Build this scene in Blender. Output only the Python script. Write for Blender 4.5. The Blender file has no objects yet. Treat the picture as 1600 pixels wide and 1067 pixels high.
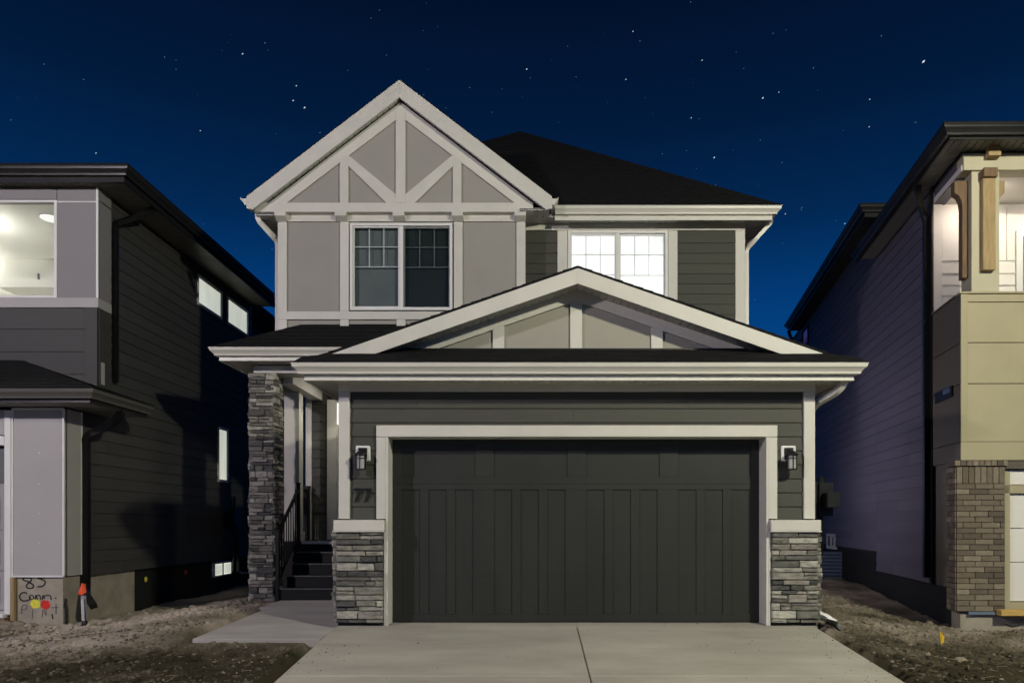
import bpy, bmesh, math, random
from mathutils import Vector, Matrix, noise
R = random.Random(77)
sc = bpy.context.scene
COL = sc.collection
# ------------------------------------------------------------------ camera
CAMZ = 1.36
cd = bpy.data.cameras.new('camera'); cam = bpy.data.objects.new('camera', cd); COL.objects.link(cam)
cam.location = (0, 0, CAMZ); cam.rotation_euler = (math.radians(90), 0, 0)
cd.sensor_width = 36; cd.lens = 36*1094/1600
cd.shift_x = -30/1600; cd.shift_y = (815-533.5)/1600
cd.clip_end = 3000; cd.clip_start = .05
sc.camera = cam
# ------------------------------------------------------------------ view
sc.view_settings.view_transform = 'Standard'; sc.view_settings.look = 'None'
sc.view_settings.exposure = 0; sc.view_settings.gamma = 1
sc.view_settings.use_curve_mapping = False
# ------------------------------------------------------------------ night sky
w = bpy.data.worlds.new("World"); sc.world = w; w.use_nodes = True
nt = w.node_tree; nt.nodes.clear()
out = nt.nodes.new('ShaderNodeOutputWorld'); bg = nt.nodes.new('ShaderNodeBackground')
tc = nt.nodes.new('ShaderNodeTexCoord'); sp = nt.nodes.new('ShaderNodeSeparateXYZ'); rp = nt.nodes.new('ShaderNodeValToRGB')
nt.links.new(tc.outputs['Generated'], sp.inputs[0]); nt.links.new(sp.outputs['Z'], rp.inputs[0])
nt.links.new(rp.outputs[0], bg.inputs[0]); nt.links.new(bg.outputs[0], out.inputs[0])
els = rp.color_ramp.elements
stops = [(0.0, (.002, .085, .300)), (.12, (.0015, .075, .280)), (.28, (.0008, .045, .190)), (.38, (.0007, .021, .085)), (.48, (.0007, .0110, .045)), (.60, (.0007, .0055, .023)), (1.0, (.0005, .0025, .012))]
els[0].position = stops[0][0]; els[0].color = (*stops[0][1], 1)
els[1].position = 1; els[1].color = (*stops[-1][1], 1)
for p, c in stops[1:-1]:
    e = els.new(p); e.color = (*c, 1)
bg.inputs[1].default_value = 1.0
# street lamps of the place (built as things further down): position, colour, watts
KEY_POS, KEY_COL, KEY_W = (6.6, 1.3, 7.8), (1.0, .965, .74), 4150
LEFT_POS, LEFT_COL, LEFT_W = (-11.5, -.5, 7.6), (1.0, .89, .95), 4000

# ------------------------------------------------------------------ materials
MATS = {}
def mat(name, col, rough=.6, var=.06, nscale=3.0, namt=.10, bump=0.0, bscale=60, spec=.3, stretch=None, metal=0, obj=0.0, hue=None):
    """painted / mineral surface: base colour broken up by noise, a value step per object, fine bump"""
    if name in MATS: return MATS[name]
    m = bpy.data.materials.new(name); m.use_nodes = True; n = m.node_tree; N = n.nodes; L = n.links
    b = N['Principled BSDF']
    b.inputs['Roughness'].default_value = rough; b.inputs['Metallic'].default_value = metal
    b.inputs['Specular IOR Level'].default_value = spec
    g = N.new('ShaderNodeNewGeometry')
    mp = N.new('ShaderNodeMapping'); L.new(g.outputs['Position'], mp.inputs[0])
    if stretch: mp.inputs['Scale'].default_value = stretch
    nz = N.new('ShaderNodeTexNoise'); nz.inputs['Scale'].default_value = nscale; nz.inputs['Detail'].default_value = 6
    nz.inputs['Roughness'].default_value = .62
    L.new(mp.outputs[0], nz.inputs[0])
    mr = N.new('ShaderNodeMapRange'); L.new(nz.outputs[0], mr.inputs[0])
    mr.inputs[1].default_value = .25; mr.inputs[2].default_value = .75
    mr.inputs[3].default_value = 1-namt; mr.inputs[4].default_value = 1+namt
    oi = N.new('ShaderNodeObjectInfo')
    mo = N.new('ShaderNodeMapRange'); L.new(oi.outputs['Random'], mo.inputs[0])
    mo.inputs[3].default_value = 1-max(var, obj); mo.inputs[4].default_value = 1+max(var, obj)
    mu = N.new('ShaderNodeMath'); mu.operation = 'MULTIPLY'; L.new(mr.outputs[0], mu.inputs[0]); L.new(mo.outputs[0], mu.inputs[1])
    vm = N.new('ShaderNodeVectorMath'); vm.operation = 'SCALE'; L.new(mu.outputs[0], vm.inputs['Scale'])
    if hue:
        cr = N.new('ShaderNodeValToRGB'); k = cr.color_ramp; k.interpolation = 'CONSTANT'
        wn = N.new('ShaderNodeMath'); wn.operation = 'MULTIPLY'; wn.inputs[1].default_value = 7.31
        fr = N.new('ShaderNodeMath'); fr.operation = 'FRACT'
        L.new(oi.outputs['Random'], wn.inputs[0]); L.new(wn.outputs[0], fr.inputs[0]); L.new(fr.outputs[0], cr.inputs[0])
        k.elements[0].color = (*hue[0], 1); k.elements[1].position = 1/len(hue); k.elements[1].color = (*hue[1], 1)
        for i in range(2, len(hue)):
            e = k.elements.new(i/len(hue)); e.color = (*hue[i], 1)
        L.new(cr.outputs[0], vm.inputs[0])
    else:
        vm.inputs[0].default_value = col
    L.new(vm.outputs[0], b.inputs['Base Color'])
    if bump:
        n2 = N.new('ShaderNodeTexNoise'); n2.inputs['Scale'].default_value = bscale; n2.inputs['Detail'].default_value = 5
        L.new(mp.outputs[0], n2.inputs[0])
        bp = N.new('ShaderNodeBump'); bp.inputs['Strength'].default_value = bump; bp.inputs['Distance'].default_value = .01
        L.new(n2.outputs[0], bp.inputs['Height']); L.new(bp.outputs[0], b.inputs['Normal'])
    r2 = N.new('ShaderNodeMapRange'); L.new(nz.outputs[0], r2.inputs[0]); r2.inputs[3].default_value = max(rough-.12, .05); r2.inputs[4].default_value = min(rough+.12, 1)
    L.new(r2.outputs[0], b.inputs['Roughness'])
    MATS[name] = m; return m
def emat(name, col, s):
    if name in MATS: return MATS[name]
    m = bpy.data.materials.new(name); m.use_nodes = True; n = m.node_tree
    n.nodes.clear(); o = n.nodes.new('ShaderNodeOutputMaterial'); e = n.nodes.new('ShaderNodeEmission')
    e.inputs[0].default_value = (*col, 1); e.inputs[1].default_value = s; n.links.new(e.outputs[0], o.inputs[0])
    MATS[name] = m; return m
def blindmat(name, col, s, amt=.16, stretch=(1, 1, .35)):
    m = emat(name, col, s); n = m.node_tree; N = n.nodes; e = [q for q in N if q.type == 'EMISSION'][0]
    g = N.new('ShaderNodeNewGeometry'); mp = N.new('ShaderNodeMapping'); mp.inputs['Scale'].default_value = stretch
    z = N.new('ShaderNodeTexNoise'); z.inputs['Scale'].default_value = 2.2; z.inputs['Detail'].default_value = 2
    r = N.new('ShaderNodeMapRange'); r.inputs[1].default_value = .3; r.inputs[2].default_value = .7; r.inputs[3].default_value = s*(1-amt); r.inputs[4].default_value = s*(1+amt)
    n.links.new(g.outputs['Position'], mp.inputs[0]); n.links.new(mp.outputs[0], z.inputs[0]); n.links.new(z.outputs[0], r.inputs[0]); n.links.new(r.outputs[0], e.inputs[1])
    return m
def glassmat(name, tint=(.9, .92, .92), refl=1.0):
    m = bpy.data.materials.new(name); m.use_nodes = True; n = m.node_tree; N = n.nodes; N.clear()
    o = N.new('ShaderNodeOutputMaterial'); t = N.new('ShaderNodeBsdfTransparent'); t.inputs[0].default_value = (*tint, 1)
    g = N.new('ShaderNodeBsdfGlossy'); g.inputs['Roughness'].default_value = .03
    lw = N.new('ShaderNodeLayerWeight'); pw = N.new('ShaderNodeMath'); pw.operation = 'POWER'; pw.inputs[1].default_value = 4.5
    f = N.new('ShaderNodeMath'); f.operation = 'MULTIPLY_ADD'; f.inputs[1].default_value = .45; f.inputs[2].default_value = .022
    n.links.new(lw.outputs['Facing'], pw.inputs[0]); n.links.new(pw.outputs[0], f.inputs[0])
    mx = N.new('ShaderNodeMixShader')
    n.links.new(f.outputs[0], mx.inputs[0]); n.links.new(t.outputs[0], mx.inputs[1]); n.links.new(g.outputs[0], mx.inputs[2])
    n.links.new(mx.outputs[0], o.inputs[0]); MATS[name] = m; return m
M_TRIM = mat('trim paint', (.60, .585, .53), .5, .03, 2.2, .07, .05, 45)
M_GUT = mat('gutter enamel', (.64, .625, .565), .35, .02, 1.5, .04, .04, 20)
M_PANEL = mat('beige panel', (.315, .300, .270), .75, .02, 1.2, .07, .10, 120)
M_PANEL2 = mat('tan beige panel', (.335, .320, .270), .75, .02, 1.2, .06, .10, 120)
M_SIDE = mat('charcoal siding', (.060, .060, .049), .62, .07, 2.5, .12, .30, 26, stretch=(1, 1, 7))
M_SIDE_L = mat('left house siding', (.056, .055, .053), .60, .10, 2.0, .14, .30, 26, stretch=(1, 1, 7))
M_SIDE_R = mat('right house siding', (.105, .096, .130), .60, .10, 2.0, .14, .30, 26, stretch=(1, 1, 7))
M_DOOR = mat('garage door steel', (.027, .028, .025), .50, .03, 1.3, .12, .10, 40, stretch=(1, 1, .35))
M_ROOF = mat('asphalt shingle', (.012, .012, .0125), .9, .0, 9, .45, .6, 260, spec=.12)
M_SOFFIT = mat('soffit aluminium', (.55, .54, .52), .45, .02, 2, .05)
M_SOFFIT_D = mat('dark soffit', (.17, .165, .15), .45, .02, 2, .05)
M_DARKTRIM = mat('dark fascia', (.018, .018, .018), .4, .03, 2, .1)
M_BLACK = mat('black metal', (.010, .010, .010), .4, .03, 4, .2)
M_WHITE = mat('white enamel', (.72, .72, .70), .4, .02, 4, .04)
M_STONE = mat('ledge stone', (.2, .2, .18), .85, .22, 9, .55, 1.0, 30, spec=.2, stretch=(1, 1, 2.6),
              hue=[(.180, .178, .150), (.290, .280, .240), (.105, .103, .094), (.200, .188, .160), (.360, .350, .300), (.150, .146, .130), (.240, .222, .195), (.085, .085, .082)])
M_GROUT = mat('dark mortar', (.030, .030, .028), .95, 0, 20, .3, .4, 90)
M_BRICK = mat('brown grey brick', (.2, .2, .2), .85, .14, 14, .18, .5, 90, spec=.15,
              hue=[(.170, .140, .105), (.200, .168, .125), (.120, .100, .078), (.185, .155, .118), (.240, .205, .155), (.150, .122, .092)])
M_MORTAR = mat('brick mortar', (.13, .12, .095), .95, 0, 30, .25, .4, 90)
M_CONC = mat('driveway concrete', (.345, .33, .29), .85, .03, 1.0, .24, .5, 110, spec=.2, stretch=(.55, 1.7, 1))
M_WALKC = mat('walkway concrete', (.36, .345, .325), .85, .03, 1.2, .2, .5, 110, spec=.2, stretch=(.6, 1.6, 1))
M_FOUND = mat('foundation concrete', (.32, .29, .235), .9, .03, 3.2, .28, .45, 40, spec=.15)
M_SOFFIT_B = mat('shaded soffit', (.03, .03, .03), .5)
M_FOUND_D = mat('damp proofed and shadowed foundation', (.012, .012, .012), .8, .0, 3, .3, .3, 40)
M_STEP = mat('step boards', (.006, .006, .006), .6, .05, 6, .3, .2, 60)
M_LITNOSE = mat('lit step nosing', (.13, .125, .12), .5, .05, 6, .3)
M_LIGHTWALL = mat('left house light panel', (.40, .385, .375), .6, .02, 1.0, .07, .10, 150)
M_BOXPANEL = mat('left house grey panel', (.235, .225, .225), .6, .02, 1.0, .06, .08, 150)
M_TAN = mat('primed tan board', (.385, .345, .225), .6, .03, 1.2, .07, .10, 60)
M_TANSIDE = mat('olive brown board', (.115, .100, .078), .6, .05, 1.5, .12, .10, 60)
M_CREAM = mat('cream beam', (.46, .425, .31), .55, .03, 1.5, .06, .08, 60)
M_WOOD = mat('raw timber', (.34, .245, .125), .7, .06, 5, .30, .35, 30, stretch=(6, 6, .7))
M_WOODD = mat('weathered timber', (.17, .11, .065), .75, .06, 5, .35, .35, 30, stretch=(6, 6, .7))
M_LUMBER = mat('yellow lumber', (.50, .33, .10), .7, .06, 5, .2, .2, 30, stretch=(.7, 6, 6))
M_WHITEWALL = mat('white interior board', (.74, .71, .67), .6, .02, 1, .03)
M_ROOM = mat('room wall paint', (.78, .77, .72), .7, .01, .8, .02)
M_BLIND = mat('grey blind', (.15, .165, .16), .6, .02, 3, .12)
M_MESH = glassmat('screen mesh', (.74, .75, .74)); M_SCREEN = mat('dark blind', (.095, .108, .100), .8, .0, 3, .1)
M_GLASS = glassmat('window glass'); M_LANTERN = mat('frosted lantern glass', (.42, .41, .40), .25, .02, 8, .08)
M_LIT = blindmat('lit blind', (1.0, .985, .94), 1.45, .22)
M_LIT2 = blindmat('lit cool blind', (1.0, 1.0, .86), .74, .12)
M_ROOMFILL = emat('added room light', (1.0, .96, .88), 85.0)
M_POT = emat('pot light', (1.0, .93, .80), 170.0)
M_LAMP2 = emat('lantern head glow', (1.0, .95, .8), 4.0)
M_GALV = mat('galvanised steel', (.20, .26, .34), .35, .03, 4, .2, metal=.4)
M_VIOLET = emat('faint violet pane', (.10, .07, .32), .35)
M_ORANGE = mat('orange tape', (.85, .10, .04), .6, .0, 9, .12)
M_YELLOW = mat('yellow flag', (.75, .48, .03), .6, .0, 9, .12)
M_SPRAYY = mat('yellow spray paint', (.72, .66, .07), .7, 0, 25, .25)
M_SPRAYR = mat('red spray paint', (.62, .03, .025), .7, 0, 25, .25)
M_SPRAYK = mat('black marker paint', (.028, .026, .024), .8, 0, 25, .25)
M_SPRAYF = mat('faded marker paint', (.13, .115, .095), .8, 0, 25, .25)
M_PIPE = mat('grey striped pipe', (.26, .25, .30), .5, 0, 6, .1)
M_ASPH = mat('road asphalt', (.05, .05, .05), .9, 0, 6, .2, .5, 90)
M_PEBBLE = mat('pale pebbles', (.20, .17, .13), .9, .2, 5, .3)
M_BLUE = mat('blue tape', (.03, .06, .35), .6)
M_RUST = mat('rust red', (.16, .05, .03), .7)

# ------------------------------------------------------------------ object helpers
W0 = {}                      # world origin of every object, for parenting without inverses
XF = [lambda p: p]           # current plan transform (the right-hand house stands askew)
def mk(name, vs, fs, m, parent=None, kind=None, bev=0, smooth=False, label=None):
    vs = [Vector(XF[0](v)) for v in vs]
    o0 = sum(vs, Vector())/len(vs)
    me = bpy.data.meshes.new(name)
    bm = bmesh.new()
    bv = [bm.verts.new(v-o0) for v in vs]
    for f in fs:
        try: bm.faces.new([bv[i] for i in f])
        except ValueError: pass
    bmesh.ops.recalc_face_normals(bm, faces=bm.faces)
    if bev: bmesh.ops.bevel(bm, geom=list(bm.edges), offset=bev, segments=1, affect='EDGES', clamp_overlap=True)
    if smooth:
        for f in bm.faces: f.smooth = True
    bm.to_mesh(me); bm.free(); me.materials.append(m)
    o = bpy.data.objects.new(name, me); COL.objects.link(o)
    W0[o.name] = o0
    if parent is not None:
        o.parent = parent; o.location = o0-W0[parent.name]
    else: o.location = o0
    if kind: o['kind'] = kind
    if label: o['label'] = label
    return o
def thing(name, label, cat, loc, group=None):
    o = bpy.data.objects.new(name, None); COL.objects.link(o); o.location = loc; W0[o.name] = Vector(loc)
    o.empty_display_size = .2
    o['label'] = label; o['category'] = cat
    if group: o['group'] = group
    return o
def tag(o, label, cat, group=None):
    o['label'] = label; o['category'] = cat
    if group: o['group'] = group
    return o
BF = [(0, 1, 2, 3), (7, 6, 5, 4), (0, 4, 5, 1), (1, 5, 6, 2), (2, 6, 7, 3), (3, 7, 4, 0)]
def boxv(x0, x1, y0, y1, z0, z1):
    return [(x0, y0, z0), (x1, y0, z0), (x1, y1, z0), (x0, y1, z0), (x0, y0, z1), (x1, y0, z1), (x1, y1, z1), (x0, y1, z1)]
def box(name, x0, x1, y0, y1, z0, z1, m, parent=None, bev=0, **k):
    return mk(name, boxv(x0, x1, y0, y1, z0, z1), BF, m, parent, bev=bev, **k)
class MB:
    def __init__(s): s.v = []; s.f = []
    def add(s, vs, fs):
        n = len(s.v); s.v += [tuple(v) for v in vs]; s.f += [tuple(i+n for i in f) for f in fs]
    def box(s, *a): s.add(boxv(*a), BF)
    def build(s, name, m, parent=None, **k): return mk(name, s.v, s.f, m, parent, **k)
def ML(x, sgn=1): return lambda u, o, z: (x+sgn*o, u, z)      # wall facing +x (sgn 1) or -x (sgn -1)
def MF(y): return lambda u, o, z: (u, y-o, z)                 # wall facing the street
def mbx(mp, u0, u1, o0, o1, z0, z1):
    return [mp(u, o, z) for z in (z0, z1) for (u, o) in ((u0, o0), (u1, o0), (u1, o1), (u0, o1))]
def bxm(name, mp, u0, u1, o0, o1, z0, z1, m, parent, bev=0, **k):
    return mk(name, mbx(mp, u0, u1, o0, o1, z0, z1), BF, m, parent, bev=bev, **k)
def prism(name, mp, poly, o0, o1, m, parent, bev=0, **k):
    """polygon in (u,z) extruded from o0 to o1"""
    n = len(poly); vs = [mp(u, o0, z) for u, z in poly]+[mp(u, o1, z) for u, z in poly]
    fs = [tuple(range(n)), tuple(range(2*n-1, n-1, -1))]+[(i, (i+1) % n, n+(i+1) % n, n+i) for i in range(n)]
    return mk(name, vs, fs, m, parent, bev=bev, **k)
def siding(mp, u0, u1, z0, z1, m, parent, holes=(), e=.186, seed=1, name='siding_board', length=3.6):
    rr = random.Random(seed); z = z0; row = 0
    while z < z1-.01:
        zt = min(z+e, z1)
        br = sorted({z, zt}|{h[k] for h in holes for k in (2, 3) if z+.004 < h[k] < zt-.004})
        off = rr.random()*length
        for a, b in zip(br, br[1:]):
            mid = (a+b)/2
            iv = [(u0, u1)]
            for h in holes:
                if h[2] <= mid <= h[3]:
                    nv = []
                    for p, q in iv:
                        if h[1] <= p or h[0] >= q: nv.append((p, q)); continue
                        if h[0] > p: nv.append((p, h[0]))
                        if h[1] < q: nv.append((h[1], q))
                    iv = nv
            for p, q in iv:
                cuts = [p]; c = u0+off
                while c < q-.3:
                    if c > p+.3: cuts.append(c)
                    c += length
                cuts.append(q)
                for s, t in zip(cuts, cuts[1:]):
                    s2, t2 = s+.0015, t-.0015
                    ob, ot = .004+.017*(zt-a)/e, .004+.017*(zt-b)/e
                    vs = [mp(s2, 0, a), mp(t2, 0, a), mp(t2, ob, a), mp(s2, ob, a), mp(s2, 0, b), mp(t2, 0, b), mp(t2, ot, b), mp(s2, ot, b)]
                    mk(name, vs, BF, m, parent)
        z = zt; row += 1
def stones(mp, u0, u1, z0, z1, m, parent, seed=3, hmin=.045, hmax=.115, wmin=.10, wmax=.42, name='stone'):
    rr = random.Random(seed)
    def one(a, b, c, d):
        if b-a < .02 or d-c < .015: return
        g = .004; a += g; b -= g; c += g; d -= g
        o = rr.uniform(.045, .085); ch = min(.012, (d-c)*.22)
        j = lambda s=.006: rr.uniform(-s, s)
        bk = [(a, 0, c), (b, 0, c), (b, 0, d), (a, 0, d)]
        md = [(a+j(.003), o-ch, c+j(.003)), (b+j(.003), o-ch, c+j(.003)), (b+j(.003), o-ch, d+j(.003)), (a+j(.003), o-ch, d+j(.003))]
        mx = (a+b)/2+j(.05*(b-a))
        fr = [(a+ch, o+j(), c+ch), (mx, o+j(.010), c+ch*rr.uniform(.3, 1.2)), (b-ch, o+j(), c+ch), (b-ch, o+j(), d-ch), (mx+j(.02), o+j(.010), d-ch*rr.uniform(.3, 1.2)), (a+ch, o+j(), d-ch)]
        vs = [mp(*p) for p in bk+md+fr]
        fs = [(0, 1, 2, 3), (0, 4, 5, 1), (1, 5, 6, 2), (2, 6, 7, 3), (3, 7, 4, 0),
              (4, 8, 9, 10, 5), (5, 10, 11, 6), (6, 11, 12, 13, 7), (7, 13, 8, 4), (8, 9, 12, 13), (9, 10, 11, 12)]
        mk(name, vs, fs, m, parent)
    z = z0
    while z < z1-.02:
        h = rr.uniform(hmin, hmax)
        if z1-z-h < hmin: h = z1-z
        u = u0; 
        while u < u1-.01:
            wd = rr.uniform(wmin, wmax)*(1.0 if h > .07 else 1.15)
            if u1-u-wd < wmin*.8: wd = u1-u
            if h > .085 and rr.random() < .38:
                k = rr.uniform(.38, .62); one(u, u+wd, z, z+h*k); one(u, u+wd, z+h*k, z+h)
            else: one(u, u+wd, z, z+h)
            u += wd
        z += h
def bricks(mp, u0, u1, z0, z1, m, parent, bw=.245, bh=.083, seed=5, upright=False):
    rr = random.Random(seed); z = z0; row = 0; g = .005
    while z < z1-.02:
        zt = min(z+bh, z1)
        if z1-zt < bh*.4: zt = z1
        u = u0-(bw*rr.choice([.3, .5, .65]) if not upright and row % 2 else 0)
        while u < u1-.005:
            a, b = max(u, u0), min(u+bw, u1)
            if u1-b < .03: b = u1
            if b-a > .03:
                o = .02+rr.uniform(-.002, .003)
                mk('brick', mbx(mp, a+g, b-g, 0, o, z+g, zt-g), BF, m, parent)
            if b == u1: break
            u += bw
        z = zt; row += 1
def sweep(name, path, prof, m, parent, closed_prof=True, side=1):
    """horizontal sweep: path of (x,y,z), profile of (outward, dz); outward is to the right of travel when side=1"""
    P = [Vector(p) for p in path]; n = len(P); rings = []
    for i in range(n):
        d0 = (P[i]-P[i-1]) if i > 0 else (P[1]-P[0]); d1 = (P[i+1]-P[i]) if i < n-1 else d0
        d0 = Vector((d0.x, d0.y, 0)).normalized(); d1 = Vector((d1.x, d1.y, 0)).normalized()
        n0 = Vector((d0.y, -d0.x, 0)); n1 = Vector((d1.y, -d1.x, 0))
        b = (n0+n1); b = b/(b.length_squared/2) if b.length > .01 else n0
        rings.append([P[i]+b*o*side+Vector((0, 0, dz)) for o, dz in prof])
    k = len(prof); vs = [v for r in rings for v in r]; fs = []
    for i in range(n-1):
        for j in range(k if closed_prof else k-1):
            a, b = j, (j+1) % k
            fs.append((i*k+a, i*k+b, (i+1)*k+b, (i+1)*k+a))
    fs.append(tuple(range(k))); fs.append(tuple((n-1)*k+j for j in range(k)))
    return mk(name, vs, fs, m, parent)
GUTP = [(0, -.125), (.055, -.125), (.062, -.098), (.085, -.070), (.112, -.045), (.118, -.014), (.124, -.010), (.124, 0), (.108, 0), (.106, -.02), (.012, -.02), (0, 0)]
def tube(name, pts, w_, d_, m, parent, rnd=0, smooth=False):
    """rectangular (w_ x d_) or round pipe along points, corners eased into short arcs"""
    P = [Vector(p) for p in pts]
    if rnd:
        Q = [P[0]]
        for i in range(1, len(P)-1):
            a = (P[i-1]-P[i]); b = (P[i+1]-P[i]); r = min(rnd, a.length*.45, b.length*.45)
            s, e = P[i]+a.normalized()*r, P[i]+b.normalized()*r
            for t in (0, .25, .5, .75, 1): Q.append((1-t)**2*s+2*t*(1-t)*P[i]+t*t*e)
        Q.append(P[-1]); P = Q
    seg = 4 if not smooth else 10
    vs = []; n = len(P)
    ref = Vector((1, 0, 0))
    if abs((P[-1]-P[0]).normalized().x) > .9: ref = Vector((0, 1, 0))
    for i in range(n):
        t = ((P[min(i+1, n-1)]-P[max(i-1, 0)])).normalized()
        s = ref-t*ref.dot(t); s.normalize(); q = t.cross(s)
        for k in range(seg):
            a = 2*math.pi*(k+.5)/seg
            c = 1.4142 if seg == 4 else 1
            vs.append(P[i]+s*(w_/2*c*math.cos(a))+q*(d_/2*c*math.sin(a)))
    fs = [(i*seg+k, i*seg+(k+1) % seg, (i+1)*seg+(k+1) % seg, (i+1)*seg+k) for i in range(n-1) for k in range(seg)]
    fs += [tuple(range(seg)), tuple((n-1)*seg+k for k in range(seg))]
    return mk(name, vs, fs, m, parent, smooth=smooth)
def clip(poly, c, lo):      # keep t>=c (lo) or t<=c
    o = []
    for i in range(len(poly)):
        a, b = poly[i], poly[(i+1) % len(poly)]
        ia = a[1] >= c if lo else a[1] <= c; ib = b[1] >= c if lo else b[1] <= c
        if ia: o.append(a)
        if ia != ib:
            t = (c-a[1])/(b[1]-a[1]); o.append((a[0]+t*(b[0]-a[0]), c))
    return o
def clips(poly, c, lo): return [(q[1], q[0]) for q in clip([(p[1], p[0]) for p in poly], c, lo)]
def roofplane(name, pts, parent, m=None, thick=.03, seed=1, ex=.145, tabs=True):
    """one roof plane: a deck plus courses of separate shingle tabs (stuff)"""
    m = m or M_ROOF
    P = [Vector(p) for p in pts]
    n = (P[1]-P[0]).cross(P[2]-P[0]).normalized()
    if n.z < 0: n = -n
    e = Vector((-n.y, n.x, 0)).normalized(); up = n.cross(e)
    if up.z < 0: up = -up
    o = P[0]
    vs = [p for p in P]+[p-Vector((0, 0, thick)) for p in P]; k = len(P)
    fs = [tuple(range(k)), tuple(range(2*k-1, k-1, -1))]+[(i, (i+1) % k, k+(i+1) % k, k+i) for i in range(k)]
    deck = mk(name, vs, fs, m, parent)
    q = [((p-o).dot(e), (p-o).dot(up)) for p in P]
    t0 = min(a[1] for a in q); t1 = max(a[1] for a in q); rr = random.Random(seed); b = MB()
    t = t0; row = 0
    while t < t1-.01:
        tt = min(t+ex, t1)
        st = clip(clip(q, t, True), tt, False)
        if len(st) >= 3:
            s0 = min(a[0] for a in st); s1 = max(a[0] for a in st); s = s0-rr.random()*.3
            while s < s1:
                sw = rr.uniform(.22, .42) if tabs else s1-s+1
                tb = clips(clips(st, s, True), s+sw-.004, False)
                if len(tb) >= 3:
                    h = .006+rr.choice([0, .002, .004])
                    top = []
                    for (a, c) in tb: top.append(o+e*a+up*c+n*(h*(1-(c-t)/ex)+.002))
                    bot = [o+e*a+up*c+n*.0005 for a, c in tb]; L = len(tb)
                    b.add(top+bot, [tuple(range(L))]+[(i, (i+1) % L, L+(i+1) % L, L+i) for i in range(L)])
                s += sw
        t = tt; row += 1
    if b.v:
        mk('shingle', b.v, b.f, m, deck, kind='stuff')
    return deck
def soffit(name, mp4, m, parent, pitch=.10, length=None):
    """ribbed soffit: mp4(s, t) -> point; s along the eave 0..length, t across 0..1; narrow V grooves"""
    b = MB(); n = max(1, int(length/pitch)); pw = length/n
    for i in range(n):
        a, c = i*pw+pw*.07, (i+1)*pw-pw*.07
        lo = [mp4(a, 0), mp4(c, 0), mp4(c, 1), mp4(a, 1)]
        b.add(list(lo)+[(p[0], p[1], p[2]+.012) for p in lo], BF)
    lo = [mp4(0, 0), mp4(length, 0), mp4(length, 1), mp4(0, 1)]
    b.add([(p[0], p[1], p[2]+.028) for p in lo]+[(p[0], p[1], p[2]+.034) for p in lo], BF)
    return b.build(name, m, parent)
def ribbon(name, mp, pts, wd, m, parent, o=.002, th=.002):
    b = MB()
    P = [Vector((u, z)) for u, z in pts]
    vs = []
    for i, p in enumerate(P):
        t = (P[min(i+1, len(P)-1)]-P[max(i-1, 0)]).normalized(); q = Vector((-t.y, t.x))*wd/2
        for c, oo in ((p-q, o), (p+q, o), (p+q, o+th), (p-q, o+th)): vs.append(mp(c.x, oo, c.y))
    fs = [(i*4+k, i*4+(k+1) % 4, (i+1)*4+(k+1) % 4, (i+1)*4+k) for i in range(len(P)-1) for k in range(4)]
    fs += [(0, 1, 2, 3), tuple((len(P)-1)*4+k for k in range(4))]
    return mk(name, vs, fs, m, parent)
def smooth_pts(pts, n=5):
    P = [Vector(p) for p in pts]; o = []
    for i in range(len(P)-1):
        a, b, c, d = P[max(i-1, 0)], P[i], P[i+1], P[min(i+2, len(P)-1)]
        for k in range(n):
            t = k/n; o.append(.5*((2*b)+(c-a)*t+(2*a-5*b+4*c-d)*t*t+(3*b-a-3*c+d)*t**3))
    o.append(P[-1]); return [tuple(v) for v in o]
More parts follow.
